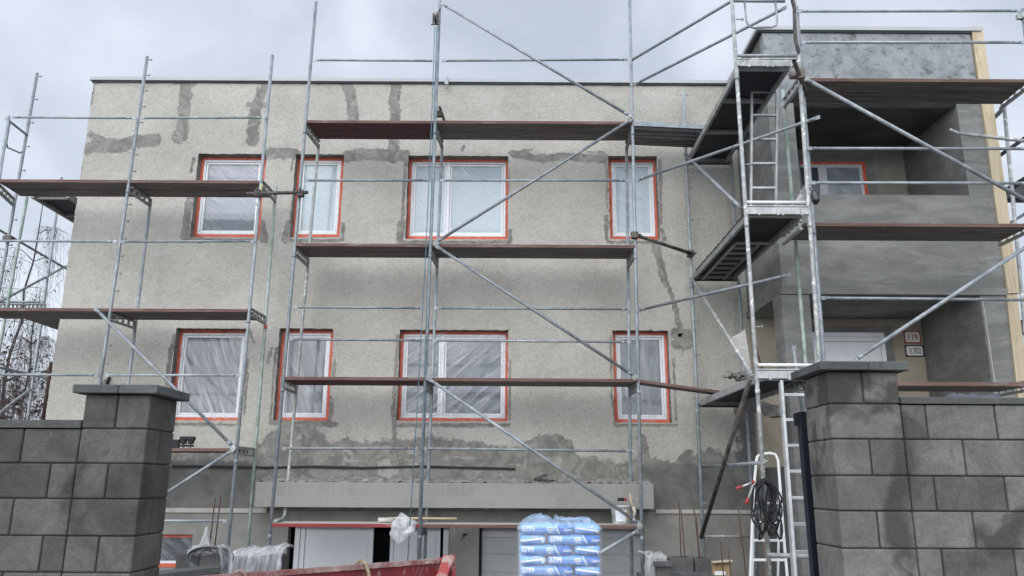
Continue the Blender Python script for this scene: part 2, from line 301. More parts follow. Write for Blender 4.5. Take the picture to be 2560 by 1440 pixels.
# ------------------------------------------------------------------ mesh builder
class MB:
    def __init__(self):
        self.v = []; self.f = []; self.mi = []; self.sm = []
    def face(self, idx, mi=0, sm=False):
        self.f.append(tuple(idx)); self.mi.append(mi); self.sm.append(sm)
    def box(self, x0, x1, y0, y1, z0, z1, mi=0, mtop=None):
        b = len(self.v)
        self.v += [(x, y, z) for z in (z0, z1) for y in (y0, y1) for x in (x0, x1)]
        mt = mi if mtop is None else mtop
        for q, m in (((0, 2, 3, 1), mt), ((4, 5, 7, 6), mt), ((0, 1, 5, 4), mi), ((2, 6, 7, 3), mi), ((0, 4, 6, 2), mi), ((1, 3, 7, 5), mi)):
            self.face([b + i for i in q], m)
        return self
    def bar(self, p0, p1, w, h, up=(0, 0, 1), mi=0, mtop=None):
        p0, p1 = Vector(p0), Vector(p1); d = (p1 - p0).normalized(); up = Vector(up)
        s = d.cross(up)
        if s.length < 1e-4: s = d.cross(Vector((1, 0, 0)))
        s.normalize(); u = s.cross(d).normalized()
        b = len(self.v)
        for p in (p0, p1):
            for a, c in ((-1, -1), (1, -1), (1, 1), (-1, 1)):
                self.v.append(tuple(p + s * (a * w / 2) + u * (c * h / 2)))
        mt = mi if mtop is None else mtop
        for q, m in (((0, 1, 2, 3), mi), ((7, 6, 5, 4), mi), ((0, 4, 5, 1), mt), ((1, 5, 6, 2), mi), ((2, 6, 7, 3), mt), ((3, 7, 4, 0), mi)):
            self.face([b + i for i in q], m)
        return self
    def tube(self, p0, p1, r, n=10, r2=None, mi=0, cap=True):
        p0, p1 = Vector(p0), Vector(p1); d = (p1 - p0)
        if d.length < 1e-6: return self
        d.normalize(); a = d.orthogonal().normalized(); c = d.cross(a)
        r2 = r if r2 is None else r2; b = len(self.v)
        for p, rr in ((p0, r), (p1, r2)):
            for i in range(n):
                t = 2 * math.pi * i / n
                self.v.append(tuple(p + (a * math.cos(t) + c * math.sin(t)) * rr))
        for i in range(n):
            j = (i + 1) % n
            self.face((b + i, b + j, b + n + j, b + n + i), mi, True)
        if cap:
            self.face([b + i for i in range(n)][::-1], mi); self.face([b + n + i for i in range(n)], mi)
        return self
    def path(self, pts, r, n=8, mi=0, rr=None):
        pts = [Vector(p) for p in pts]; b = len(self.v); a = None
        for i, p in enumerate(pts):
            d = (pts[min(i + 1, len(pts) - 1)] - pts[max(i - 1, 0)]).normalized()
            if a is None: a = d.orthogonal().normalized()
            else:
                a = a - d * a.dot(d)
                a = a.normalized() if a.length > 1e-5 else d.orthogonal().normalized()
            c = d.cross(a); q = r if rr is None else rr[i]
            for k in range(n):
                t = 2 * math.pi * k / n
                self.v.append(tuple(p + (a * math.cos(t) + c * math.sin(t)) * q))
        for i in range(len(pts) - 1):
            for k in range(n):
                j = (k + 1) % n
                self.face((b + i * n + k, b + i * n + j, b + (i + 1) * n + j, b + (i + 1) * n + k), mi, True)
        self.face([b + k for k in range(n)][::-1], mi)
        e = b + (len(pts) - 1) * n
        self.face([e + k for k in range(n)], mi)
        return self
    def prism(self, poly, y0, y1, mi=0):
        b = len(self.v); n = len(poly)
        self.v += [(x, y0, z) for x, z in poly] + [(x, y1, z) for x, z in poly]
        self.face([b + i for i in range(n)], mi); self.face([b + n + i for i in range(n)][::-1], mi)
        for i in range(n):
            j = (i + 1) % n
            self.face((b + j, b + i, b + n + i, b + n + j), mi)
        return self
    def grid(self, fn, nu, nv, mi=0, sm=True, wrap=False):
        b = len(self.v); w = nu if wrap else nu + 1
        for j in range(nv + 1):
            for i in range(w):
                self.v.append(tuple(fn(i / nu, j / nv)))
        for j in range(nv):
            for i in range(nu):
                k = (i + 1) % w if wrap else i + 1
                self.face((b + j * w + i, b + j * w + k, b + (j + 1) * w + k, b + (j + 1) * w + i), mi, sm)
        return self
    def lathe(self, prof, c, n=20, mi=0):
        c = Vector(c); b = len(self.v)
        for r, z in prof:
            for i in range(n):
                t = 2 * math.pi * i / n
                self.v.append((c.x + r * math.cos(t), c.y + r * math.sin(t), c.z + z))
        for k in range(len(prof) - 1):
            for i in range(n):
                j = (i + 1) % n
                self.face((b + k * n + i, b + k * n + j, b + (k + 1) * n + j, b + (k + 1) * n + i), mi, True)
        return self
    def build(self, name, mats, parent=None, bevel=0.0, recalc=True, label=None):
        me = bpy.data.meshes.new(name)
        me.from_pydata(self.v, [], self.f)
        if not isinstance(mats, (list, tuple)): mats = [mats]
        for m in mats: me.materials.append(M[m] if isinstance(m, str) else m)
        me.polygons.foreach_set('material_index', self.mi)
        me.polygons.foreach_set('use_smooth', self.sm)
        if recalc:
            bm = bmesh.new(); bm.from_mesh(me); bmesh.ops.recalc_face_normals(bm, faces=bm.faces); bm.to_mesh(me); bm.free()
        me.update()
        o = bpy.data.objects.new(name, me); COL.objects.link(o)
        if parent is not None:
            o.parent = parent
            if parent.type == 'EMPTY': o.location = -parent.location
        if bevel:
            b = o.modifiers.new('edge', 'BEVEL'); b.width = bevel; b.segments = 2; b.limit_method = 'ANGLE'
        if label: o['label'] = label
        return o

def tag(o, label=None, cat=None, group=None, kind=None):
    if label: o['label'] = label
    if cat: o['category'] = cat
    if group: o['group'] = group
    if kind: o['kind'] = kind
    return o
def thing(name, label, cat, loc, group=None):
    o = bpy.data.objects.new(name, None); COL.objects.link(o)
    o.location = loc; o.empty_display_size = 0.2
    return tag(o, label, cat, group)
def text_mesh(body, size, fn, name, mat, parent, align='LEFT', bold=0.0, xs=1.0):
    cu = bpy.data.curves.new(name, 'FONT'); cu.body = body; cu.size = size; cu.align_x = align; cu.offset = bold
    cu.resolution_u = 3
    tmp = bpy.data.objects.new(name, cu); COL.objects.link(tmp)
    dg = bpy.context.evaluated_depsgraph_get()
    me = bpy.data.meshes.new_from_object(tmp.evaluated_get(dg))
    bpy.data.objects.remove(tmp); bpy.data.curves.remove(cu)
    for v in me.vertices:
        v.co = fn(v.co.x * xs, v.co.y)
    me.materials.clear(); me.materials.append(M[mat]); me.name = name
    o = bpy.data.objects.new(name, me); COL.objects.link(o)
    if parent is not None:
        o.parent = parent
        if parent.type == 'EMPTY': o.location = -parent.location
    return o
def fbm(x, y, z=0.0):
    return mno.fractal(Vector((x, y, z)), 0.8, 2.0, 4)

# ------------------------------------------------------------------ setting: terrain
def ground_z(x, y):
    s = min(max((y - 8.8) / 2.4, 0), 1); s = s * s * (3 - 2 * s)
    return STREET + (GZ - STREET) * s
mb = MB()
ys = [-60, -20, -6, 0, 3.9] + [4.4 + .35 * i for i in range(21)] + [12, 13, 20, 35, 80, 250, 900]
xs = [-900, -250, -80, -30, -15] + [-10 + i for i in range(21)] + [15, 30, 80, 250, 900]
b0 = len(mb.v)
for y in ys:
    for x in xs: mb.v.append((x, y, ground_z(x, y) + (0.02 * fbm(x * .9, y * .9) if abs(x) < 12 and 4 < y < 14 else 0)))
for j in range(len(ys) - 1):
    for i in range(len(xs) - 1):
        a = j * len(xs) + i
        mb.face((a, a + 1, a + 1 + len(xs), a + len(xs)), 0, True)
tag(mb.build('ground', 'ground', recalc=False), 'gravelly ground of the yard and beyond, paled to bounce light up the facade', kind='structure')
mb = MB(); mb.box(-60, 60, -9, 3.2, STREET - .2, STREET + .012)
tag(mb.build('road', 'asphalt'), 'dark asphalt road in front of the plot', kind='structure')

# ------------------------------------------------------------------ house
house = thing('house', 'two storey flat-roofed house stripped to grey render, with a projecting porch block', 'house', (0, F, GZ))
XL, XR = 3.76, 6.90
WX0 = -7.19
ROOF = 6.65

WIN = {  # TL, TR, BR, BL in the photograph, on the facade plane
 'u1': ((491, 384), (664, 385), (650, 592), (479.6, 593)),
 'u2': ((737, 385.5), (860.5, 386), (849, 593), (727, 592.5)),
 'u3': ((1020, 389), (1271.5, 390), (1269, 598), (1014, 597.5)),
 'u4': ((1521, 390), (1646, 390.5), (1645, 598), (1525, 597.5)),
 'l1': ((440, 821), (623, 821), (604, 1051), (417, 1051)),
 'l2': ((699, 821), (836, 821.5), (818, 1051), (682, 1051)),
 'l3': ((1000, 824), (1271.5, 825), (1267.5, 1053), (990, 1052)),
 'l4': ((1531, 826), (1670, 826), (1680, 1056), (1537.5, 1056)),
}
holes = {}
for k, q in WIN.items():
    P = [at(*p, F) for p in q]
    holes[k] = ((P[0].x + P[3].x) / 2, (P[1].x + P[2].x) / 2, (P[2].z + P[3].z) / 2, (P[0].z + P[1].z) / 2)
ZB = at(1000, 1276, F).z       # bottom of the old render
STEP = 0.035
def lines(a, b, cuts):
    s = sorted(set([a, b] + [c for c in cuts if a < c < b])); out = []
    for p, q in zip(s, s[1:]):
        n = max(1, round((q - p) / STEP))
        out += [p + (q - p) * i / n for i in range(n)]
    return out + [b]
gx = lines(WX0, XL, [h[0] for h in holes.values()] + [h[1] for h in holes.values()])
gz = lines(ZB, ROOF, [h[2] for h in holes.values()] + [h[3] for h in holes.values()])
def seg_d(p, a, b):
    ax, ay = a; bx, by = b; dx, dy = bx - ax, by - ay; L = dx * dx + dy * dy
    t = 0 if L == 0 else max(0, min(1, ((p[0] - ax) * dx + (p[1] - ay) * dy) / L))
    return math.hypot(p[0] - ax - t * dx, p[1] - ay - t * dy)
PX = F / FPX   # metres per photo pixel on the facade (roughly)
STROKES = [([(222, 372), (262, 362), (300, 366), (345, 352), (388, 352)], 19, 1), ([(225, 335), (255, 350)], 12, .8),
 ([(480, 205), (466, 212), (462, 260), (455, 340)], 17, 1), ([(440, 208), (490, 206)], 9, .9), ([(450, 335), (445, 345)], 17, .9),
 ([(675, 205), (655, 225), (645, 250), (640, 290)], 15, .75), ([(640, 265), (634, 315), (630, 355)], 17, .95), ([(622, 262), (660, 262)], 10, .9),
 ([(862, 208), (876, 230), (885, 297)], 15, .95), ([(850, 205), (895, 205)], 7, .8), ([(992, 215), (985, 255), (988, 300), (982, 395)], 15, 1),
 ([(866, 392), (900, 385), (960, 388), (1012, 388)], 17, 1), ([(672, 384), (735, 385)], 17, 1), ([(1156, 375), (1160, 365)], 8, .9),
 ([(1282, 384), (1340, 396), (1420, 392), (1515, 398)], 13, 1), ([(1285, 378), (1330, 376)], 6, .8), ([(1470, 380), (1515, 383)], 6, .8),
 ([(1638, 605), (1652, 660), (1660, 700)], 11, 1), ([(1655, 680), (1680, 740), (1694, 790), (1700, 822)], 9, 1), ([(1692, 835), (1718, 838), (1718, 858), (1694, 860)], 16, 1), ([(1705, 880), (1708, 890)], 6, .7),
 ([(232, 215), (228, 260)], 8, .8), ([(232, 208), (260, 206)], 6, .7),
 ([(477, 480), (468, 540), (462, 592), (500, 600)], 12, .95), ([(484, 395), (478, 430)], 7, .9), ([(470, 598), (640, 600)], 6, .85),
 ([(655, 560), (660, 600)], 12, .9), ([(725, 560), (715, 600)], 14, .9), ([(733, 400), (727, 560)], 4, .8), ([(715, 602), (850, 602)], 7, .9), ([(858, 560), (858, 600)], 7, .8),
 ([(1015, 395), (1010, 470), (1006, 560)], 7, .9), ([(1004, 560), (1000, 600)], 12, .9), ([(1005, 606), (1270, 607)], 8, .85), ([(1275, 575), (1277, 604)], 8, .9), ([(1275, 400), (1274, 480)], 4, .8),
 ([(1518, 400), (1518, 520)], 5, .8), ([(1516, 540), (1516, 600)], 8, .9), ([(1650, 400), (1652, 560)], 8, .8), ([(1520, 606), (1655, 607)], 7, .85), ([(1655, 575), (1660, 600)], 9, .9),
 ([(436, 840), (424, 900), (415, 1000)], 9, .95), ([(415, 980), (412, 1050)], 14, .9), ([(415, 1060), (600, 1062)], 7, .7), ([(625, 830), (636, 860)], 7, .9), ([(618, 900), (612, 1040)], 6, .8),
 ([(692, 870), (682, 960), (676, 1050)], 6, .9), ([(680, 870), (668, 910)], 6, .8), ([(838, 900), (832, 960)], 6, .8), ([(826, 1000), (822, 1060)], 10, .9), ([(676, 1056), (840, 1060)], 9, 1),
 ([(996, 840), (988, 940), (984, 1040)], 7, .9), ([(985, 1020), (985, 1062), (988, 1120)], 9, .8), ([(990, 1063), (1275, 1063)], 7, .8), ([(1275, 900), (1274, 1050)], 5, .8),
 ([(1526, 840), (1528, 1000)], 5, .8), ([(1533, 1000), (1538, 1062)], 6, .9), ([(1684, 900), (1690, 1050)], 6, .85), ([(1540, 1064), (1690, 1064)], 6, .8),
 ([(1605, 1095), (1612, 1130), (1618, 1160)], 13, .95), ([(1725, 1130), (1700, 1150)], 10, .8), ([(1775, 1130), (1790, 1150)], 14, .8)]
TOPB = [(380, 1128), (470, 1128), (560, 1132), (640, 1122), (680, 1078), (720, 1062), (790, 1068), (830, 1112), (868, 1088), (905, 1110), (960, 1104), (1080, 1092), (1200, 1108), (1280, 1122), (1330, 1096), (1400, 1090), (1428, 1100), (1440, 1140), (1480, 1145), (1560, 1162), (1610, 1140), (1680, 1156), (1740, 1140), (1790, 1128), (1830, 1140), (1900, 1120)]
def topb(px):
    for (a, b), (c, d) in zip(TOPB, TOPB[1:]):
        if a <= px <= c: return b + (d - b) * (px - a) / (c - a)
    return TOPB[0][1] if px < TOPB[0][0] else TOPB[-1][1]
S3 = []
for pts, hw, s in STROKES:
    q = [at(x, y, F) for x, y in pts]
    q = [(p.x, p.z) for p in q]; w = hw * PX * (.62 if hw <= 9 else .82 if hw <= 14 else .92)
    S3.append((q, w, s, min(p[0] for p in q) - 2 * w, max(p[0] for p in q) + 2 * w, min(p[1] for p in q) - 2 * w, max(p[1] for p in q) + 2 * w))
TB3 = [(at(x, y, F).x, at(x, y, F).z) for x, y in TOPB]
def tbz(x):
    for (a, b), (c, d) in zip(TB3, TB3[1:]):
        if a <= x <= c: return b + (d - b) * (x - a) / (c - a)
    return TB3[0][1] if x < TB3[0][0] else TB3[-1][1]
mb = MB(); mor = []; plin = []; damp = []
ZD = at(1700, 1158, F).z
W_ = len(gx)
XD0, XD1 = at(640, 1200, F).x, at(1600, 1200, F).x
edgeX = {round(c, 5) for h in holes.values() for c in h[:2]}
edgeZ = {round(c, 5) for h in holes.values() for c in h[2:]}
def in_hole(x, z, e=0.0):
    return any(h[0] - e < x < h[1] + e and h[2] - e < z < h[3] + e for h in holes.values())
for z in gz:
    for x in gx:
        jx = jz = 0
        if in_hole(x, z, .001) and not in_hole(x, z, -.001):
            jx = 0.011 * fbm(x * 3, z * 9, 2) if round(x, 5) in edgeX else 0
            jz = 0.009 * fbm(x * 9, z * 3, 7) if round(z, 5) in edgeZ else 0
        if x == WX0: jx = 0.016 * fbm(z * 5, 3.1)
        y = F + 0.008 * fbm(x * 1.3, z * 1.3) + 0.003 * fbm(x * 7, z * 7)
        mb.v.append((x + jx, y, z + jz))
        f = 0.0
        for q, w, s, a, b, c, d in S3:
            if a < x < b and c < z < d:
                dd = min(seg_d((x, z), q[i], q[i + 1]) for i in range(len(q) - 1))
                f = max(f, min(1.0, 1.5 - dd / w) * s)
        k = min(1, max(0, 0.5 + (tbz(x) - z) / .2))
        f = max(f, k * 1.0)
        mor.append(f); plin.append(k * (1 if XD0 - .3 < x < XD1 - .1 else .25) if k > .02 else .7)
        dd = min(1, max(0, .5 + (ZD - z) / .25)) if (x < XD0 or x > XD1) else 0
        if x > XL - .45: dd = max(dd, min(1, max(0, .5 + (1.55 - z) / .6)) * min(1, (x - XL + .45) / .25) )
        damp.append(dd)
        if dd > .5 and x > XL - .45: mor[-1] = max(mor[-1], .8 * dd)
for j in range(len(gz) - 1):
    for i in range(W_ - 1):
        if in_hole((gx[i] + gx[i + 1]) / 2, (gz[j] + gz[j + 1]) / 2): continue
        a = j * W_ + i
        mb.face((a, a + 1, a + 1 + W_, a + W_), 0, True)
nv = len(mb.v)
RD = 0.24
for h in holes.values():       # reveals
    ix = [i for i in range(W_) if h[0] - 1e-6 <= gx[i] <= h[1] + 1e-6]
    iz = [j for j in range(len(gz)) if h[2] - 1e-6 <= gz[j] <= h[3] + 1e-6]
    loop = [(i, iz[0]) for i in ix] + [(ix[-1], j) for j in iz[1:]] + [(i, iz[-1]) for i in ix[-2::-1]] + [(ix[0], j) for j in iz[-2:0:-1]]
    b = len(mb.v); n = len(loop)
    for i, j in loop:
        p = mb.v[j * W_ + i]; mb.v.append(p); mor.append(1.0); plin.append(0); damp.append(0.3)
    for i, j in loop:
        mb.v.append((gx[i], F + RD, gz[j])); mor.append(1.0); plin.append(0); damp.append(0.3)
    for i in range(n):
        k = (i + 1) % n
        mb.face((b + i, b + n + i, b + n + k, b + k), 0)
fac = mb.build('facade_wall', 'facade', house, recalc=False, label='rough grey render with darker mortar repairs')
for nm, vals in (('mortar', mor), ('plinth', plin), ('damp', damp)):
    a = fac.data.attributes.new(nm, 'FLOAT', 'POINT'); a.data.foreach_set('value', vals)

mb = MB()
mb.box(WX0 + .002, WX0 + .25, F + .02, F + 9, GZ, ROOF)
mb.box(WX0 + .25, XR - .001, F + 8.7, F + 9, GZ, ROOF)
mb.box(XR - .26, XR - .001, F + .26, F + 8.7, GZ, ROOF)
mb.build('gable_wall', 'gable', house)
# roof and its edging
mb = MB()
mb.box(-7.24, 3.662, F - .06, F + 9.1, ROOF + .012, 6.722)
mb.box(3.664, 7.05, E - .06, F + 9.1, ROOF + .012, 6.7225)
mb.build('roof', 'cap', house)
mb = MB()
mb.box(-7.21, 3.70, F - .03, F + .1, ROOF - .012, ROOF + .011)
mb.box(3.70, 7.02, E - .03, E + .2, ROOF - .012, ROOF + .011)
mb.box(3.70, 3.80, E + .2, F - .03, ROOF - .012, ROOF + .011)
mb.build('roof_shade_strip', 'capshade', house)  # dark strip added to paint the shade below the roof edge
mb = MB()
hk = at(1116, 205, F - .1)
mb.path([hk + Vector((0, .02, .12)), hk + Vector((.012, 0, .09)), hk + Vector((.012, -.01, -.02)), hk + Vector((0, -.02, -.1)), hk + Vector((.005, -.02, -.14))], .009, 6)
mb.box(hk.x - .03, hk.x + .035, hk.y - .03, hk.y, hk.z - .05, hk.z + .03)
mb.build('roof_hook', 'galv', house)

# basement storey below the old render
zt = ZB - .004
dA, dB = at(716, 1380, F).x, at(1122, 1380, F).x
gA, gB = at(1197, 1380, F).x, at(1612, 1380, F).x
ZL = at(900, 1318, F + .02).z
mb = MB()
cw0, cw1 = at(398, 1336, F), at(473, 1420, F)
cwx0 = cw1.x - .62
for x0, x1, z0, z1 in ((WX0, cwx0, GZ, zt), (cwx0, cw1.x, GZ, cw1.z), (cwx0, cw1.x, cw0.z, zt), (cw1.x, dA, GZ, zt), (dA, dB, ZL, zt), (dB, gA, GZ, zt), (gA, gB, ZL, zt), (gB, XL, GZ, zt)):
    mb.box(x0, x1, F + .012, F + .30, z0, z1)
mb.build('basement_wall', 'base', house)
mb = MB()
s0, s1 = at(400, 1273, F), at(668, 1273, F)
mb.box(WX0, s1.x, F - .02, F + .011, s0.z - .045, s0.z + .02)
PS = mottle('pale_strip', (0.36, 0.34, 0.31), (0.43, 0.41, 0.38), 5)
mb.build('plinth_strip', PS, house); mb = MB()
s2 = at(1640, 1278, F)
mb.box(s2.x, XL, F - .02, F + .011, s2.z - .03, s2.z + .025)
mb.build('plinth_strip', PS, house)
# canopy over the garage
c0, c1 = at(640, 1205, 11.9), at(1636, 1273, 11.9)
mb = MB()
zc0, zc1 = c1.z, c0.z
b = len(mb.v)
for y, zt_ in ((11.9, zc1), (F - .01, zc1 + .05)):
    for x in (c0.x, c1.x):
        mb.v += [(x, y, zc0), (x, y, zt_)]
mb.face((b, b + 2, b + 3, b + 1)); mb.face((b + 4, b + 5, b + 7, b + 6)); mb.face((b, b + 1, b + 5, b + 4)); mb.face((b + 2, b + 6, b + 7, b + 3)); mb.face((b + 1, b + 3, b + 7, b + 5)); mb.face((b, b + 4, b + 6, b + 2))
can = mb.build('garage_canopy', 'ledge', house, bevel=.008)
mb = MB()
mb.grid(lambda u, v: (c0.x + .03 + (c1.x - c0.x - .06) * u, 11.93 + v * .40, zc1 + .004 + .05 * v + max(0, .035 * fbm(u * 60, v * 4)) + (.05 if .2 < v else 0) * max(0, fbm(u * 25, v * 2, 5) + .25)), 260, 8)
mb.build('crumbled_mortar', 'crumb', can)
mb = MB(); sp = at(1352, 1193, 12.05)
mb.bar((sp.x - .085, sp.y, sp.z - .035), (sp.x + .075, sp.y + .05, sp.z + .03), .12, .035)
mb.bar((sp.x + .03, sp.y - .02, sp.z - .04), (sp.x + .2, sp.y, sp.z - .045), .06, .02)
tag(mb.build('brick_shard', mottle('dark_shard', (0.06, 0.055, 0.05), (0.11, 0.1, 0.09), 8)), 'dark broken shard lying on top of the garage canopy', 'rubble')
# black membrane strip left in the groove above the canopy
mb = MB()
pts = [at(430, 1165, F - .01), at(560, 1166, F - .012), at(660, 1168, F - .01), at(780, 1166, F - .014), at(900, 1169, F - .01), at(1060, 1165, F - .012), at(1180, 1169, F - .01), at(1288, 1172, F - .01)]
for a, b in zip(pts, pts[1:]):
    mb.bar(a, b, .03, .03 if random.random() < .5 else .02)
    mb.bar(a + Vector((0, -.004, -.018)), b + Vector((0, -.004, -.012)), .018, .012)
mb.build('damp_course_strip', 'black', house)
# pipe stub hole and small holes
hp = at(1699, 838, F)
MB().lathe([(.0, -.0), (.028, 0), (.03, .01)], (0, 0, 0), 12)
mb = MB(); mb.tube((hp.x, F - .006, hp.z), (hp.x + .01, F + .05, hp.z), .028, 12); mb.tube((hp.x + .03, F - .006, hp.z + .02), (hp.x + .03, F + .03, hp.z + .02), .016, 8)
mb.build('conduit_hole', 'void', house)

# windows
def make_window(key, panes, film, mull=None, pane2=None, split=None):
    x0, x1, z0, z1 = holes[key]
    w = bpy.data.objects.new('window', None); COL.objects.link(w); w.parent = house
    w.location = Vector(((x0 + x1) / 2, F, z0)) - house.location
    off = -Vector(((x0 + x1) / 2, F, z0))
    def sub(mb, name, mat, **k):
        o = mb.build(name, mat, **k); o.parent = w; o.location = off; return o
    yf = F + .155
    tw = .048
    hb = max(0, .155 * z0 / F); hr = max(0, -.155 * x1 / F); hl = max(0, .155 * x0 / F)   # wider tape where the reveal hides it
    tb, tl, tr_ = tw + hb, tw + hl, tw * .85 + hr
    mb = MB()   # tape ring
    for a, b, c, d in ((x0 + .001, x1 - .001, z0 + .001, z0 + tb), (x0 + .001, x1 - .001, z1 - tw, z1 - .001)):
        mb.box(a, b, yf - .004, yf + .01, c, d)
    for a, b in ((x0 + .001, x0 + tl), (x1 - tr_, x1 - .001)):
        n = 14
        for i in range(n):
            zz0 = z0 + tb + (z1 - z0 - tb - tw) * i / n; zz1 = z0 + tb + (z1 - z0 - tb - tw) * (i + 1) / n
            e = .006 * random.uniform(-1, 1)
            if a < (x0 + x1) / 2: mb.box(a, b + e, yf - .004, yf + .01, zz0, zz1)
            else: mb.box(a + e, b, yf - .004, yf + .01, zz0, zz1)
    sub(mb, 'masking_tape', 'tape')
    a0, a1, b0_, b1 = x0 + tl, x1 - tr_, z0 + tb, z1 - tw
    fw = .036
    def ring(mb, a0, a1, b0, b1, w_, y0, y1):
        mb.box(a0, a1, y0, y1, b0, b0 + w_); mb.box(a0, a1, y0, y1, b1 - w_, b1)
        mb.box(a0, a0 + w_, y0, y1, b0 + w_, b1 - w_); mb.box(a1 - w_, a1, y0, y1, b0 + w_, b1 - w_)
    mb = MB(); ring(mb, a0, a1, b0_, b1, fw, yf, yf + .09)
    sashes = []
    if mull:
        xm = a0 + (a1 - a0) * mull
        mb.box(xm - .028, xm + .028, yf + .001, yf + .089, b0_ + fw, b1 - fw)
        sashes = [(a0 + fw, xm - .028), (xm + .028, a1 - fw)]
    else: sashes = [(a0 + fw, a1 - fw)]
    sub(mb, 'frame', 'pvc', bevel=.006)
    for i, (s0, s1) in enumerate(sashes):
        mb = MB(); ring(mb, s0 + .004, s1 - .004, b0_ + fw + .004, b1 - fw - .004, .03, yf + .018, yf + .085)
        sub(mb, 'sash', 'pvc', bevel=.005)
        q0, q1, r0, r1 = s0 + .034, s1 - .034, b0_ + fw + .034, b1 - fw - .034
        if split:
            zs = r0 + (r1 - r0) * split
            mb = MB(); mb.box(q0, q1, yf + .045, yf + .06, zs, r1); sub(mb, 'pane', panes)
            mb = MB(); mb.box(q0, q1, yf + .045, yf + .06, r0, zs - .001); sub(mb, 'pane', pane2)
        else:
            mb = MB(); mb.box(q0, q1, yf + .045, yf + .06, r0, r1); sub(mb, 'pane', panes)
    mb = MB(); sd = random.random() * 9
    e = .02
    mb.grid(lambda u, v: (a0 - e + (a1 - a0 + 2 * e) * u, yf - .009 - .012 * (abs(fbm(u * 5 + v * 4 + sd, v * 3 - u * 4)) * math.sin(u * math.pi) ** .5 * math.sin(v * math.pi) ** .5), b0_ - e + (b1 - b0_ + 2 * e) * v), 30, 36)
    sub(mb, 'plastic_film', film, recalc=False)
    return w
make_window('u1', 'paneMauve', 'filmA', pane2='paneDusk', split=.26)
make_window('u2', 'panePale', 'filmA')
make_window('u3', 'panePale', 'filmA', mull=.39)
make_window('u4', 'panePale', 'filmA')
make_window('l1', 'paneGrey', 'filmB')
make_window('l2', 'paneGrey', 'filmB')
make_window('l3', 'paneGrey', 'filmC', mull=.385)
make_window('l4', 'paneGrey', 'filmD')
# cellar window
p0, p1 = at(398, 1336, F), at(473, 1420, F)
cw = bpy.data.objects.new('window', None); COL.objects.link(cw); cw.parent = house
cw.location = Vector((p1.x, F, p1.z)) - house.location; cw['label'] = 'small cellar window with red tape above and below'
def cwsub(mb, name, mat):
    o = mb.build(name, mat); o.parent = cw; o.location = -Vector((p1.x, F, p1.z))
x0 = p1.x - .62
yc = F + .10
mb = MB(); mb.box(x0 + .001, p1.x - .001, yc, yc + .02, p0.z - .05, p0.z - .001); cwsub(mb, 'masking_tape', 'tape'); mb = MB(); mb.box(x0 + .001, p1.x - .001, yc, yc + .02, p1.z + .001, p1.z + .055); cwsub(mb, 'masking_tape', 'tape')
mb = MB(); mb.box(x0 + .001, p1.x - .001, yc + .002, yc + .02, p1.z + .056, p1.z + .09); cwsub(mb, 'frame', 'pvc')
mb = MB(); mb.box(x0 + .001, p1.x - .001, yc + .008, yc + .02, p1.z + .091, p0.z - .051); cwsub(mb, 'pane', 'paneDark')
mb = MB(); mb.grid(lambda u, v: (x0 + .01 + (p1.x - x0 - .02) * u, yc - .004 - .01 * abs(fbm(u * 5, v * 6)), p1.z + .05 + (p0.z - p1.z - .08) * v), 12, 12); cwsub(mb, 'plastic_film', 'filmA')

# garage doors
yd = F + .16
def sub_to(par, mb, name, mat, **k):
    return mb.build(name, mat, par, **k)
mb = MB(); xa, xb = at(737, 1380, yd).x, at(933, 1380, yd).x
dd = MB()
dd.box(dA, dB, yd + .05, yd + .09, GZ, ZL - .001)
dark = dd.build('doorway', 'void', house, label='dark gap of the half open side door')
zt2 = ZL - .002
mb.box(xa, xa + .075, yd - .06, yd + .02, GZ, zt2)
mb.box(xa + .08, xa + .15, yd - .045, yd + .02, GZ, zt2)
mb.box(xa + .155, xb - .08, yd - .03, yd + .02, GZ, zt2)
mb.box(xb - .078, xb, yd - .04, yd + .02, GZ, zt2)
mb.build('door_leaf', 'pvcgrey', house, bevel=.003, label='pale closed leaf left of the dark gap')
mb = MB(); xc, xd = at(975, 1380, yd).x, at(1122, 1380, yd).x
mb.box(xc, xc + .05, yd - .02, yd + .04, GZ, zt2); mb.box(xc + .055, xd - .2, yd - .012, yd + .04, GZ, zt2)
mb.box(xd - .197, xd - .13, yd - .02, yd + .04, GZ, zt2); mb.box(xd - .085, xd - .002, yd - .03, yd + .04, GZ, zt2)
mb.build('door_leaf', 'pvcgrey', house, bevel=.003, label='pale leaf right of the dark gap')
mb = MB()
z = GZ
mb.box(gA + .0, gA + .035, yd - .03, yd + .05, GZ, zt2, 1)
seams = [at(1400, y, yd).z for y in (1440 + 90, 1440 + 45, 1432, 1386, 1345)]
zs = [GZ] + sorted(seams) + [zt2]
for a, b in zip(zs, zs[1:]):
    mb.box(gA + .04, gB - .002, yd, yd + .05, a + .004, b - .004)
mb.box(gA + .04, gB - .002, yd + .012, yd + .04, GZ, zt2 - .001)
mb.build('garage_door', [mottle('grey_sectional_door', (0.35, 0.365, 0.37), (0.39, 0.405, 0.41), 2, 0.5, 0.05, 60, 0.002, fine=0.06), 'black'], house, bevel=.003)
mb = MB(); wp = at(1160, 1336, F)
mb.path([wp + Vector((.01, .02, .01)), wp + Vector((0, -.05, 0)), wp + Vector((-.02, -.06, -.03)), wp + Vector((-.03, -.05, -.08))], .006, 6); mb.path([wp + Vector((.01, .02, .01)), wp + Vector((.02, -.05, .01)), wp + Vector((-.0, -.06, -.05))], .006, 6)
mb.lathe([(0, 0), (.035, 0), (.035, .01)], (wp.x + .01, F + .005, wp.z), 10)
mb.build('cable_ends', 'black', house)

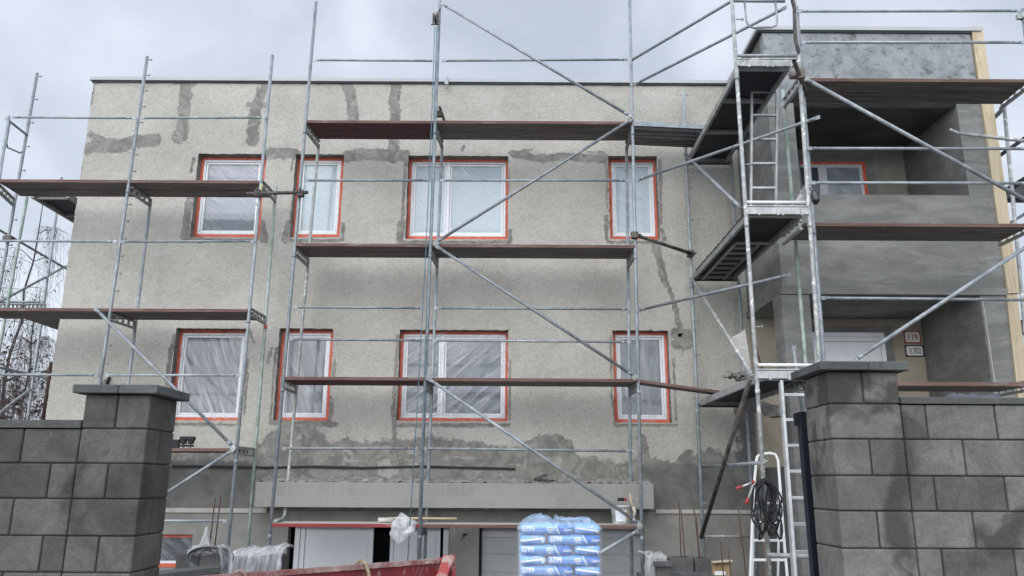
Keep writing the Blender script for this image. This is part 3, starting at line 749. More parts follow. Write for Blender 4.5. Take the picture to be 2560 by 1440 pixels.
# porch block
mb = MB()
mb.box(XL, 4.14, E, F - .012, 2.66, 5.48)                     # left wall, upper storey
mb.box(4.14, 6.55, E, E + .16, 2.66, 4.05)                    # parapet
mb.box(4.14, 6.55, E + .16, F - .012, 2.66, 2.95)             # loggia floor
mb.box(XL - .03, XR + .02, E - .03, F - .012, 2.575, 2.659)   # slab nosing
mb.box(6.55, XR, E, F + .26, 2.66, 5.48)                      # right wall
mb.box(6.50, XR, E, F + .26, GZ, 2.574)
mb.build('porch_block', 'cement', house)
mb = MB(); mb.box(XL, XR + .001, E - .001, E + .14, 5.481, ROOF - .013)
mb.build('porch_fascia', 'cementpale', house, label='pale blotchy band under the porch roof')
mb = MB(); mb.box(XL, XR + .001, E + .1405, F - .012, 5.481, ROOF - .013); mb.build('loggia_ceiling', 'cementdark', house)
mb = MB(); mb.box(3.735, 4.13, E, E + .36, GZ, 2.573)
mb.box(3.72, 3.735, E + .02, E + .3, GZ, 2.573)
mb.build('porch_column', 'cement', house, bevel=.012)
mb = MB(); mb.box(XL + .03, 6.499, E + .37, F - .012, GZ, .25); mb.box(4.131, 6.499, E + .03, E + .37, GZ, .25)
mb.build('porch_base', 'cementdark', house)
mb = MB(); mb.box(XL + .0, 6.549, F, F + .25, GZ, 2.574)
mb.build('porch_back_wall', 'tan', house, label='tan rendered wall behind the entrance')
mb = MB(); mb.box(XL + .0, 6.549, F, F + .25, 2.66, 5.48)
mb.build('loggia_back_wall', mottle('dull_render', (0.22, 0.205, 0.175), (0.28, 0.262, 0.228), 2, 0.95, 0.4, 45), house)
mb = MB()
for i in range(9):
    x = 3.66 + .012 * i; r = random.random
    a = at(1862 + 9 * i, 1010 + 2.2 * i + 4 * r(), 12.2 - .16 * i)
    mb.bar(a + Vector((-.05, 0, 0)), a + Vector((.06, -.15, .02 * (r() - .5))), .12 + .06 * r(), .10 + .05 * r(), up=(r() * .2, 0, 1))
mb.build('broken_slab_edge', 'crumb', house, label='jagged broken concrete edge beside the porch')
# timber battens on the porch corner
mb = MB()
def poly_at(pts, Y): return [(at(x, y, Y).x, at(x, y, Y).z) for x, y in pts]
mb.prism(poly_at([(2429, 66), (2456, 64), (2551, 733), (2520, 733)], E - .035), E - .035, E - .032 + .09)
mb.build('timber_batten', 'timber', house, bevel=.003)
mb = MB(); mb.prism(poly_at([(2517, 736), (2544, 736), (2600, 1200), (2568, 1200)], E - .03), E - .03, E + .06)
mb.build('timber_batten', 'timber', house, bevel=.003)
# corner bead on the porch pier
mb = MB(); a, b = at(2455, 748, E - .004), at(2490, 985, E - .004)
for i in range(16):
    p = a.lerp(b, i / 16); q = a.lerp(b, (i + 1) / 16); mb.bar(p, q, .028 + .02 * random.random(), .008)
mb.build('corner_bead', mottle('pale_filler', (0.4, 0.4, 0.385), (0.5, 0.5, 0.48), 8), house)
# loggia window
lx0, lx1 = at(2003, 440, F).x, at(2165, 440, F).x
lz1 = at(2100, 405, F).z; lz0 = 2.97
mb = MB(); lw = mb.box(lx1 + .002, lx1 + .16, F - .006, F - .001, lz0, lz1 + .12).box(lx0 - .1, lx1 + .002, F - .006, F - .001, lz1 + .002, lz1 + .12).build('window_surround', 'cement', house)
lwp = bpy.data.objects.new('balcony_window', None); COL.objects.link(lwp); lwp.parent = house
lwp.location = Vector((lx0, F, lz0)) - house.location
def lsub(mb, name, mat):
    o = mb.build(name, mat); o.parent = lwp; o.location = -Vector((lx0, F, lz0))
mb = MB(); mb.box(lx0, lx1, F - .012, F - .0011, lz1 - .055, lz1); mb.box(lx1 - .06, lx1, F - .012, F - .0011, lz0, lz1 - .055); lsub(mb, 'masking_tape', 'tape')
xm = at(2060, 440, F).x
mb = MB(); mb.box(lx0, lx1 - .06, F - .02, F - .0012, lz1 - .11, lz1 - .055); mb.box(lx1 - .115, lx1 - .06, F - .02, F - .0012, lz0, lz1 - .11); mb.box(xm - .1, xm + .04, F - .025, F - .0012, lz0, lz1 - .11); lsub(mb, 'frame', 'pvcgrey')
mb = MB(); mb.box(lx0, xm - .1, F - .008, F - .0012, lz0, lz1 - .11); lsub(mb, 'pane', 'paneDark')
mb = MB(); mb.box(xm + .04, lx1 - .115, F - .008, F - .0012, lz0, lz1 - .11); lsub(mb, 'pane', 'paneDusk')
mb = MB(); mb.grid(lambda u, v: (xm + .02 + (lx1 - .1 - xm) * u, F - .028 - .012 * abs(fbm(u * 4, v * 4, 4)), lz0 + (lz1 - .08 - lz0) * v), 14, 14); lsub(mb, 'plastic_film', 'filmA')
# entrance door
ex0, ex1, ez1 = at(2035, 900, F).x, at(2212, 870, F).x, at(2130, 832, F).z
mb = MB(); mb.box(ex1 + .001, ex1 + .14, F - .006, F - .001, .25, ez1 + .1); mb.box(ex0, ex1 + .001, F - .006, F - .001, ez1 + .001, ez1 + .1)
mb.build('door_surround', 'cement', house)
ed = bpy.data.objects.new('entrance_door', None); COL.objects.link(ed); ed.parent = house
ed.location = Vector((ex0, F, .25)) - house.location
def esub(mb, name, mat, **k):
    o = mb.build(name, mat, **k); o.parent = ed; o.location = -Vector((ex0, F, .25))
mb = MB(); mb.box(ex0, ex1, F - .03, F - .0012, ez1 - .07, ez1); mb.box(ex1 - .07, ex1, F - .03, F - .0012, .25, ez1 - .07); mb.box(ex0, ex0 + .07, F - .03, F - .0012, .25, ez1 - .07); esub(mb, 'frame', 'pvc', bevel=.003)
mb = MB(); mb.box(ex0 + .075, ex1 - .075, F - .022, F - .0012, .26, ez1 - .15); mb.box(ex0 + .075, ex1 - .075, F - .024, F - .0012, ez1 - .142, ez1 - .075); mb.box(ex1 - .15, ex1 - .082, F - .026, F - .022, .26, ez1 - .152); esub(mb, 'door_leaf', 'pvc', bevel=.003)
# wall cable with socket near the left scaffold
mb = MB(); wc = at(277, 940, F)
mb.path([wc + Vector((0, -.03, -.02)), wc + Vector((-.02, -.04, -.08)), wc + Vector((-.03, -.03, -.17))], .022, 7)
mb.path([wc + Vector((-.06, -.02, -.06)), wc + Vector((-.1, -.03, -.1)), wc + Vector((-.13, -.02, -.2))], .006, 6)
mb.build('cable_ends', 'black', house)

# house number plates
def plate(px, py, w, h, border, label):
    c = at(px, py, F)
    o = thing('house_number_plate', label, 'house number', (c.x, F - .001, c.z), 'enamel number plates beside the entrance')
    mb = MB(); mb.box(c.x - w / 2, c.x + w / 2, F - .012, F - .0005, c.z - h / 2, c.z + h / 2); mb.build('border', border, o, bevel=.003)
    a, b, k = w / 2 - .022, h / 2 - .018, .028
    poly = []
    for sx, sz in ((-1, -1), (1, -1), (1, 1), (-1, 1)):
        arc = [(sx * (a - k + k * math.cos(t)), sz * (b - k + k * math.sin(t))) for t in (0, .4, .8, 1.2, 1.57)]
        poly += arc[::-1] if sx * sz > 0 and False else (arc if sx * sz > 0 else arc[::-1])
    mb = MB(); mb.prism([(c.x + x, c.z + z) for x, z in poly], F - .0145, F - .012); mb.build('face', 'enamel', o)
    return o, c
o, c = plate(2280, 843, .27, .2, 'enred', 'white enamel plate 119 with a red border')
text_mesh('119', .135, lambda x, y: Vector((c.x + x, F - .0155, c.z - .046 + y)), 'digits', 'enred', o, 'CENTER', .002, .85)
o, c2 = plate(2285.5, 877.5, .30, .185, 'enblue', 'white enamel plate II.702 with a dark navy border')
text_mesh('II', .13, lambda x, y: Vector((c2.x - .085 + x, F - .0155, c2.z - .045 + y)), 'numeral', 'enred', o, 'LEFT', .001, .6)
text_mesh('.702', .13, lambda x, y: Vector((c2.x - .045 + x, F - .0155, c2.z - .045 + y)), 'digits', 'enblue', o, 'LEFT', .001, .66)

# ------------------------------------------------------------------ sky and light
w = bpy.data.worlds.new('World'); sc.world = w; w.use_nodes = True
nt = w.node_tree; nt.nodes.clear()
def wn(typ, **p):
    nd = nt.nodes.new(typ)
    for k, v in p.items(): setattr(nd, k, v)
    return nd
L = nt.links.new
SUN_EL, SUN_AZ = R(28), R(200)   # azimuth from +Y clockwise: behind the camera, slightly left
sky = wn('ShaderNodeTexSky', sky_type='NISHITA', sun_disc=False, sun_elevation=SUN_EL, sun_rotation=SUN_AZ)
tc = wn('ShaderNodeTexCoord')
sep = wn('ShaderNodeSeparateXYZ'); L(tc.outputs['Generated'], sep.inputs[0])
mp = wn('ShaderNodeMapping'); mp.inputs['Scale'].default_value = (1.5, 1.5, 2.2); L(tc.outputs['Generated'], mp.inputs[0])
n1 = wn('ShaderNodeTexNoise'); n1.inputs['Scale'].default_value = 2.1; n1.inputs['Detail'].default_value = 5; n1.inputs['Roughness'].default_value = .48; n1.inputs['Distortion'].default_value = .5; L(mp.outputs[0], n1.inputs['Vector'])
n2 = wn('ShaderNodeTexNoise'); n2.inputs['Scale'].default_value = 1.0; n2.inputs['Detail'].default_value = 3; L(mp.outputs[0], n2.inputs['Vector'])
rp = wn('ShaderNodeValToRGB'); L(n1.outputs[0], rp.inputs[0])
cr = rp.color_ramp
cr.elements[0].position = .36; cr.elements[0].color = (.51, .57, .67, 1)
cr.elements[1].position = .62; cr.elements[1].color = (.78, .84, .935, 1)
e = cr.elements.new(.50); e.color = (.64, .705, .815, 1)
# the overcast is thicker low down and brighter overhead and towards the hidden sun behind the viewer
def wm(op, a, b=None):
    nd = wn('ShaderNodeMath', operation=op)
    for i, v in enumerate((a, b)):
        if v is None: continue
        if isinstance(v, (int, float)): nd.inputs[i].default_value = v
        else: L(v, nd.inputs[i])
    return nd.outputs[0]
sdir = Vector((math.sin(SUN_AZ) * math.cos(SUN_EL), math.cos(SUN_AZ) * math.cos(SUN_EL), math.sin(SUN_EL)))
dt = wn('ShaderNodeVectorMath', operation='DOT_PRODUCT'); L(tc.outputs['Generated'], dt.inputs[0]); dt.inputs[1].default_value = sdir
glow = wn('ShaderNodeMapRange'); glow.interpolation_type = 'SMOOTHSTEP'
L(dt.outputs['Value'], glow.inputs['Value']); glow.inputs['From Min'].default_value = -.1; glow.inputs['From Max'].default_value = 1; glow.inputs['To Min'].default_value = 0; glow.inputs['To Max'].default_value = GLOW
bright = wm('ADD', wm('ADD', 1.0, glow.outputs[0]), wm('MULTIPLY', wm('MAXIMUM', wm('SUBTRACT', sep.outputs['Z'], .6), 0.0), .6))
mul = wn('ShaderNodeMix', data_type='RGBA', blend_type='MULTIPLY'); mul.inputs[0].default_value = 1
comb = wn('ShaderNodeCombineColor')
for i in range(3): L(bright, comb.inputs[i])
L(rp.outputs[0], mul.inputs[6]); L(comb.outputs[0], mul.inputs[7])
scl = wn('ShaderNodeMix', data_type='RGBA', blend_type='MULTIPLY'); scl.inputs[0].default_value = 1; scl.inputs[7].default_value = (10, 10, 10, 1); scl.clamp_result = False
L(mul.outputs[2], scl.inputs[6])
mx = wn('ShaderNodeMix', data_type='RGBA'); mx.inputs[0].default_value = .93
L(sky.outputs[0], mx.inputs[6]); L(scl.outputs[2], mx.inputs[7])
bg = wn('ShaderNodeBackground'); bg.inputs['Strength'].default_value = .1
L(mx.outputs[2], bg.inputs['Color'])
wo = wn('ShaderNodeOutputWorld'); L(bg.outputs[0], wo.inputs[0])
sl = bpy.data.lights.new('sun', 'SUN'); sl.energy = SUN_E; sl.angle = R(50); sl.color = (1, .93, .83)
so = bpy.data.objects.new('sun', sl); COL.objects.link(so)
so.rotation_euler = (-sdir).to_track_quat('-Z', 'Y').to_euler(); so.location = sdir * 60
sc.view_settings.view_transform = 'Standard'; sc.view_settings.look = 'None'; sc.view_settings.gamma = 1; sc.view_settings.exposure = EXPO

# ------------------------------------------------------------------ scaffolds
PR_ = .0245
def pole_pts(a, b, Y, zb=None, zt=None, Yb=None):
    p, q = at(*a, Y), at(*b, Y if Yb is None else Yb)
    if p.z < q.z: p, q = q, p
    d = (p - q).normalized()
    if zb is not None: q = q + d * ((zb - q.z) / d.z)
    if zt is not None: p = p + d * ((zt - p.z) / d.z)
    return p, q
def pole(par, a, b, Y, zb=None, zt=None, pins=0, mat='galv', joints=(), r=PR_, foot=False, pinside=1, Yb=None):
    p, q = pole_pts(a, b, Y, zb, zt, Yb)
    mb = MB(); mb.tube(q, p, r, 12)
    d = (p - q)
    for z in joints:
        if q.z < z < p.z:
            c = q + d * ((z - q.z) / d.z); mb.tube(c + Vector((0, 0, -.05)), c + Vector((0, 0, .01)), r * 1.16, 12)
    if pins:
        z = p.z - .06
        while z > q.z + .3:
            c = q + d * ((z - q.z) / d.z)
            mb.tube(c, c + Vector((.075 * pinside, 0, 0)), .0075, 6); mb.tube(c + Vector((.07 * pinside, 0, 0)), c + Vector((.08 * pinside, 0, 0)), .016, 6)
            z -= pins
    if foot:
        mb.box(q.x - .075, q.x + .075, q.y - .075, q.y + .075, q.z, q.z + .01)
    return mb.build('upright', mat, par)
def rail(par, p, q, name='guard_rail', r=.0185, flat=.09, mat='galv', n=10):
    p, q = Vector(p), Vector(q); d = (q - p).normalized(); mb = MB()
    if flat:
        mb.tube(p + d * flat, q - d * flat, r, n)
        for a, s in ((p, 1), (q, -1)):
            u = d.cross(Vector((0, 1, 0))).normalized()
            mb.bar(a, a + d * s * flat * .7, .012, r * 2.3, up=u)
            b = a + d * s * flat * .7; e = a + d * s * (flat + .05)
            mb.tube(b, e, r * 1.02, n)
    else: mb.tube(p, q, r, n)
    return mb.build(name, mat, par)
def boards(par, x0, x1, y0, y1, z, mats=('boardedge', 'boardwood'), n=2, dz=0.0, t=.048, y0b=None, y1b=None):
    """one bay of scaffold boards; top at z. dz: drop of the x1 end"""
    wd = (y1 - y0) / n
    for i in range(n):
        mb = MB(); j = random.uniform(-.003, .003)
        sh0 = 0 if y0b is None else (y0b - y0)
        a = Vector((x0, y0 + wd * (i + .5), z - t / 2 + j)); b = Vector((x1, y0 + sh0 + wd * (i + .5), z - t / 2 + j - dz))
        mb.bar(a, b, wd - .012, t, mi=0, mtop=1)
        mb.build('deck_board', [mats[0], mats[1]], par, bevel=.004)
def transom(par, a, b, h=.10, mat='aludull'):
    """bracket under the deck between an outer and an inner standard"""
    a, b = Vector(a), Vector(b); mb = MB()
    mb.bar(a, b, .045, .022); mb.bar(a + Vector((0, 0, -h)), b + Vector((0, 0, -h)), .045, .028)
    for k in (.06, .28, .5, .72, .94):
        p = a.lerp(b, k); mb.bar(p, p + Vector((0, 0, -h)), .03, .02, up=(0, 1, 0))
    return mb.build('transom', mat, par)
def X(px, py, Y): return at(px, py, Y).x
ZC = [5.47, 3.47, 1.47, -.545]
ZLF = [4.46, 2.46, .46]

# --- centre scaffold
cs = thing('scaffold', 'tall galvanised scaffold in the middle of the facade with four plank levels', 'scaffold', (0, SF, GZ), 'scaffolds round the house')
P1 = ((790, 5), (668, 1420)); P2 = ((1100, 0), (1046, 1400)); P3 = ((1574, 0), (1604, 1320))
for P, ex in ((P1, 0), (P2, 1), (P3, 1)):
    pole(cs, P[0], P[1], SF, zb=GZ + .2, zt=7.85 if ex else None, pins=0, joints=(5.3, 3.3, 1.3, -.7))
R1 = ((797, 356), (714, 1200)); R2 = ((1106, 350), (1062, 1390)); R3 = ((1566, 350), (1578, 1300))
pa, qa = pole_pts(*R1, SR, zt=5.36); qb = at(712, 1286, SR)
mb = MB(); mb.path([pa, pa.lerp(qb, .5), qb, qb + Vector((-.01, -.06, -.06)), at(690, 1302, SF + .03), at(676, 1306, SF)], PR_, 10); mb.build('upright', 'galvworn', cs)
pole(cs, *R2, SR, zt=5.36, zb=GZ + .2); pole(cs, *R3, SR, zt=5.36, zb=GZ + .2)
def px_on(P, z, Y):
    p, q = pole_pts(P[0], P[1], Y); d = p - q
    return q + d * ((z - q.z) / d.z)
for k, z in enumerate(ZC):
    a, b, c = (px_on(P, z, SF).x for P in (P1, P2, P3))
    m1 = ('boardedge', 'boardwood')
    if k == 0: boards(cs, a + .02, b - .0, SF - .03, SR - .06, z, ('boardedge', 'boardred'))
    elif k == 3: boards(cs, a + .02, b - .0, SF - .03, SR - .06, z, ('boardedgered', 'boardtop'))
    elif k == 2: boards(cs, a + .02, b - .0, SF - .03, SR - .06, z, ('boardedge', 'boardred'))
    else: boards(cs, a + .02, b - .0, SF - .03, SR - .06, z, m1)
    boards(cs, b + .02, c - .0, SF - .03, SR - .06, z, ('boardedge', 'boardtop') if k == 3 else m1)
    for P, Q in ((P1, R1), (P2, R2), (P3, R3)):
        if k == 3 and P is P1: continue
        p, q = px_on(P, z - .055, SF), px_on(Q, z - .055, SR)
        transom(cs, p, q)
def crail(y0, y1, y2, y3):
    """rails of the two bays at the given photo heights (left end, middle, middle, right end)"""
    a = at(0, 0, SF)
for (xa, ya, xb, yb) in ((783, 150, 1090, 152), (1105, 152, 1570, 149), (762, 451, 1078, 451), (1100, 451, 1572, 451), (735, 768, 1062, 770), (1085, 770, 1578, 773), (722, 848, 1062, 851), (1082, 851, 1577, 855), (705, 1121, 1045, 1121), (1058, 1121, 1590, 1128)):
    rail(cs, at(xa, ya, SF - .045), at(xb, yb, SF - .045))
for (xa, ya, xb, yb) in ((1103, 8, 1577, 291), (1578, 299, 1088, 607), (1090, 615, 1588, 942), (1070, 946, 1600, 1310)):
    rail(cs, at(xa, ya, SF - .06), at(xb, yb, SF - .06), 'diagonal_brace', .0235, .07)
rail(cs, at(1596, 1326, SF - .05), at(1478, 1396, SF - .3), 'diagonal_brace', .025, .06)
for (x, y) in ((1577, 294), (1588, 944), (1600, 1316), (1090, 609), (1069, 944)):
    c = at(x, y, SF - .07); mb = MB(); mb.tube(c, c + Vector((0, .05, 0)), .04, 12); mb.tube(c + Vector((0, -.03, 0)), c, .014, 8); mb.build('brace_joint', 'galvworn', cs)
# rails running from the centre scaffold towards the stair tower
rail(cs, at(1580, 150, SF), at(1838, -3, TF + .06), r=.022, flat=0)
rail(cs, at(1585, 212, SF), at(1966, 18, TF - .02), r=.022)
rail(cs, at(1592, 451, SF), at(2050, 292, TF + .12), r=.022)
rail(cs, at(1594, 776, SF), at(1978, 686, TF + .3), r=.022)
# short tie tube beside the pulley pole
mb = MB(); a, b = at(1099, 268, SF + .05), at(1110, 300, SR + .2)
mb.tube(a, b + Vector((0, .0, -.0)), .024, 12); mb.box(a.x - .05, a.x + .03, a.y + .03, a.y + .1, a.z - .13, a.z - .04)
mb.build('wall_tie', 'darktube', cs)

# --- left scaffold
ls = thing('scaffold', 'galvanised scaffold before the left end of the facade with brown plank decks', 'scaffold', (-5, SF, GZ), 'scaffolds round the house')
Q1 = ((22, 290), (-22, 575)); Q2 = ((368, 141), (250, 958)); Q3 = ((681, 138), (568, 1390))
pole(ls, *Q1, SF, zb=GZ + .2); pole(ls, *Q2, SF, zb=GZ + .2, pins=.27, joints=(4.3, 2.3)); pole(ls, *Q3, SF, zb=GZ + .2, joints=(4.3, 2.3, .3))
T1 = ((93, 183), (45, 440)); T2 = ((378, 490), (322, 950)); T3 = ((690, 476), (614, 1365))
pole(ls, (93, 183), (20, 600), SR, zb=GZ + .2, pins=.42)
pole(ls, *T2, SR, zb=GZ + .2, zt=4.38); pole(ls, (690, 466), (625, 1300), SR, zb=GZ + .2, mat='galvgreen')
for (x, y, m) in ((663, 822, 'redband'),):
    c = at(x, y, SR); MB().tube(c, c + Vector((.004, 0, .06)), .0262, 12).build('paint_band', m, ls)
for (x, y, h, m) in ((650, 488, .18, 'yellowband'), (644, 513, .15, 'whiteband')):
    c = at(x, y, SF); MB().tube(c, c + Vector((h * .02, 0, h)), .0262, 12).build('paint_band', m, ls)
for k, z in enumerate(ZLF):
    a, b, c = px_on(Q1, z, SF).x, px_on(Q2, z, SF).x, px_on(Q3, z, SF).x
    boards(ls, a + .0, b - .01, SF - .03, SR - .06, z); boards(ls, b + .02, c - .02, SF - .03, SR - .06, z)
    for P, Q in ((Q1, T1), (Q2, T2), (Q3, T3)):
        transom(ls, px_on(P, z + .02 - (.09 if P is not Q3 else 0), SF), px_on(Q, z + .02 - (.09 if P is not Q3 else 0), SR), .10)
for (xa, ya, xb, yb) in ((26, 293, 340, 295), (352, 295, 664, 294), (-30, 602, 292, 604), (303, 604, 636, 603), (-40, 936, 246, 938), (262, 938, 600, 938), (250, 1302, 567, 1302)):
    rail(ls, at(xa, ya, SF - .045), at(xb, yb, SF - .045))
rail(ls, at(237, 770, SF - .06), at(584, 1118, SF - .06), 'diagonal_brace', .0235, .07)
rail(ls, at(584, 1124, SF - .06), at(330, 1288, SF - .06), 'diagonal_brace', .0235, .07)
c = at(582, 1121, SF - .07); MB().tube(c, c + Vector((0, .05, 0)), .04, 12).build('brace_joint', 'galvworn', ls)
# end guard of the left scaffold
a, b = at(15, 296, SF), at(68, 338, SR)
a2 = at(24, 370, SF + .12); b2 = at(48, 388, SR - .1)
mb = MB(); mb.tube(a, b, .02, 10); p1 = a.lerp(b, .18); p2 = a.lerp(b, .9)
mb.path([p1, p1 + Vector((0, 0, -.36)), p1 + Vector((0, .04, -.42)), p2 + Vector((0, -.05, -.36)), p2 + Vector((0, 0, -.32))], .014, 8)
mb.build('end_guard', 'galv', ls)
# --- scaffold along the gable
gs = thing('scaffold', 'narrow scaffold running back along the left gable towards the bare trees', 'scaffold', (-8, 13.5, GZ), 'scaffolds round the house')
GY0, GY1 = 12.35, 15.2
gx0, gx1 = X(90, 492, GY0 + .1), -7.35
pole(gs, (68, 491), (10, 808), GY0, zb=GZ + .2, mat='galvgreen'); pole(gs, (154, 443), (69.5, 1044), GY1 - 1.0, zb=GZ + .2)
pole(gs, (-20, 500), (-60, 800), GY1 - 1.0, zb=GZ + .2)
zg = at(83, 488, GY0).z
mb = MB(); mb.bar((gx0, GY0, zg), (gx0, GY1, zg), .05, .09); mb.bar((gx1, GY0, zg), (gx1, GY1, zg), .05, .09)
for i in range(4): y = GY0 + .1 + (GY1 - GY0 - .2) * i / 3; mb.bar((gx0, y, zg), (gx1, y, zg), .05, .07)
mb.build('deck_frame', 'aludull', gs)
MB().box(gx0 + .03, gx1 - .03, GY0 + .02, GY1 - .02, zg + .01, zg + .035).build('deck_panel', 'ply', gs)
zg2 = at(110, 801, GY0 + .4).z
boards(gs, gx0, gx1, GY0, GY1, zg2 + .05)
mb = MB()
a = at(0, 770, GY0 + .2); b = at(112, 770, GY0 + .2)
for i in range(12):
    p = a.lerp(b, i / 11); mb.box(p.x - .012, p.x + .012, p.y, p.y + .02, p.z - .1, p.z + .06)
mb.bar(a + Vector((-.2, 0, .06)), b + Vector((0, 0, .06)), .03, .02)
mb.build('toe_board', 'aludull', gs)
for (xa, ya, xb, yb, Ya, Yb) in ((-10, 570, 168, 673, GY0, GY1), (-4, 756, 168, 664, GY0, GY1), (-10, 917, 122, 946, GY0, GY1), (-8, 1038, 112, 944, GY0, GY1)):
    rail(gs, at(xa, ya, Ya), at(xb, yb, Yb), 'diagonal_brace', .022, .06)
rail(gs, at(-10, 755, GY0 + .1), at(110, 755, GY0 + .1), r=.02)
c = at(21, 598, SR - .05); mb = MB(); mb.box(c.x - .07, c.x + .07, c.y - .05, c.y + .05, c.z - .04, c.z + .05); mb.build('coupler', 'darktube', gs, bevel=.01)

# --- stair tower at the corner
ts = thing('stair_tower', 'stair tower of steel frames with black hatch decks standing in the corner by the porch', 'scaffold', (3.2, 10.5, GZ), 'scaffolds round the house')
A1 = ((1829, -8), (1908, 1191)); A2 = ((1978, -8), (2059, 900)); B1 = ((1708, 229), (1760, 1386)); B2 = ((1826.5, 385), (1878, 1210))
A2 = ((1990, 100), (2048, 900))
pole(ts, *A1, TF, zb=GZ + .15, joints=(5.0, 3.05, 1.05), mat='galvworn'); pole(ts, (1986, 0), (2048, 900), TF, zb=GZ + .15, joints=(3.05, 1.05), mat='galvworn')
pole(ts, *B1, TR, zb=GZ + .15, pins=.55, joints=(5.0, 3.05, 1.1)); pole(ts, *B2, TR, zb=GZ + .15, joints=(3.05,))
for x, y in ((1840, 48), (1864, 411), (1886, 817)):
    c = at(x, y, TF); mb = MB(); mb.tube(c, c + Vector((.09, 0, 0)), .009, 6); mb.tube(c + Vector((.08, 0, 0)), c + Vector((.092, 0, 0)), .02, 8); mb.build('locking_pin', 'galv', ts)
ZT = [5.19, 3.22, 1.24]
dx0, dx1 = 2.88, 3.49
for k, z in enumerate(ZT):
    y0, y1 = TF + .04, TR - .02
    mb = MB()
    for x in (dx0, dx1): mb.bar((x, y0, z - .035), (x, y1, z - .035), .04, .085)
    for y in (y0 + .03, y1 - .02) + ((y0 + .9, y0 + 1.9) if k == 0 else ()): mb.bar((dx0, y, z - .045), (dx1, y, z - .045), .05, .05)
    mb.build('deck_frame', 'aludull' if k != 2 else 'alu', ts)
    MB().box(dx0 + .02, dx1 - .02, y0 + .01, y1 - .01, z - .02, z + .004).build('deck_panel', 'ply', ts)
    # front cross members
    mb = MB(); a, b = px_on(A1, z + .10, TF), px_on(A2, z + .10, TF)
    mb.tube(a, b, .02, 10); mb.build('cross_tube', 'whitepaint' if k else 'galv', ts)
    mb = MB(); a, b = px_on(A1, z - .015, TF - .01), px_on(A2, z - .015, TF - .01)
    mb.bar(a, b, .04, .085)
    for q in (.2, .5, .58, .88): p = a.lerp(b, q) + Vector((0, -.025, .03)); mb.bar(p, p + Vector((0, 0, -.09)), .022, .012, up=(0, 1, 0))
    mb.bar(a + Vector((0, 0, .062)), b + Vector((0, 0, .062)), .03, .014)
    mb.build('cross_beam', 'alu' if k else 'galvworn', ts)
    a, b = px_on(B1, z - .07, TR), px_on(B2, z - .07, TR)
    mb = MB(); mb.bar(a, b, .04, .06); mb.build('cross_beam', 'steeldeck', ts)
    if k == 1:   # ladder folded up under the hatch deck
        mb = MB(); la, lb = dx0 + .1, dx0 + .42
        for x in (la, lb): mb.bar((x, y0 + 1.05, z - .10), (x, y1 - .12, z - .10), .022, .04)
        for i in range(7): yy = y0 + 1.2 + i * .255; mb.bar((la, yy, z - .10), (lb, yy, z - .10), .045, .028)
        mb.bar((la, y0 + 1.0, z - .1), (dx1, y0 + 1.0, z - .1), .03, .03)
        mb.build('folded_ladder', 'aludull', ts)
        mb = MB(); mb.grid(lambda u, v: (dx0 - .035 + .05 * v, y0 + .1 + (y1 - y0 - .3) * u, z + .01 + .05 * max(0, fbm(u * 30, v * 2))), 120, 2); mb.build('mortar_crust', 'crumb', ts)
# inner ladder between the two upper decks
la, lb = at(1880, 168, 9.75), at(1877, 510, 9.95)
ra, rb = at(1943, 168, 9.75), at(1939, 510, 9.95)
mb = MB()
lb = la + (lb - la) * 1.08; rb = ra + (rb - ra) * 1.08
mb.bar(la, lb, .025, .045, up=(0, 1, 0)); mb.bar(ra, rb, .025, .045, up=(0, 1, 0))
for i in range(7):
    k = .005 + i * .163; mb.bar(la.lerp(lb, k), ra.lerp(rb, k), .04, .028)
mb.build('inner_ladder', 'alu', ts)
# top guard of the tower
mb = MB(); mb.tube(at(1828, 2, TF), at(1962, 3, TF), .021, 10)
mb.path([at(1861, 3, TF), at(1866, 52, TF), at(1872, 66, TF), at(1885, 70, TF), at(1930, 68, TF), at(1940, 64, TF), at(1943, 52, TF), at(1938, 3, TF)], .0135, 8)
mb.build('top_guard', 'galv', ts)
mb = MB(); p = [at(1977, -15, TF - .12), at(1986, 20, TF - .12), at(1987, 70, TF - .1), at(1989, 100, TF - .08), at(1997, 132, TF - .04)]
for a, b in zip(p, p[1:]): mb.bar(a, b, .035, .035, up=(0, 1, 0))
mb.build('gate_bar', 'darktube', ts)
# braces and struts of the tower
rail(ts, at(1712, 385, TR - .05), at(1852, 520, TF + .06), 'diagonal_brace', .024, .06)
rail(ts, at(1726, 690, TR - .05), at(1882, 940, TF + .1), 'diagonal_brace', .024, .06, 'galvworn')
mb = MB(); mb.tube(at(1876, 945, TF + .05), at(1753, 1343, TR - .1), .029, 12); c = at(1793, 1199, 10.9); mb.build('strut', 'darktube', ts)
mb = MB(); mb.tube(at(1757, 1167, TR), at(1900, 1157, TF), .021, 10); mb.build('guard_rail', 'galv', ts)
c = at(1912, 1156, TF - .02); mb = MB(); mb.tube(c - Vector((.03, 0, .02)), c + Vector((.03, 0, .02)), .012, 8); mb.tube(c - Vector((0, 0, .03)), c + Vector((0, 0, .04)), .01, 8); mb.build('wing_nut', 'galvworn', ts)
mb = MB(); mb.tube(at(1762, 1341, TR), at(1880, 1341, TR), .019, 10); mb.build('guard_rail', 'galvworn', ts)
mb = MB(); a = at(1985, 876, TF + .3); b = at(2014, 1090, TF + .5); mb.tube(a, b, .02, 10); mb.bar(a + Vector((0, 0, .06)), a, .012, .05, up=(1, 0, 0)); mb.build('loose_brace', 'galv', ts)
mb = MB(); mb.tube(at(1918, 1388, TF - .2), at(2040, 1391, TF - .3), .026, 10); mb.build('base_tube', 'galvworn', ts)
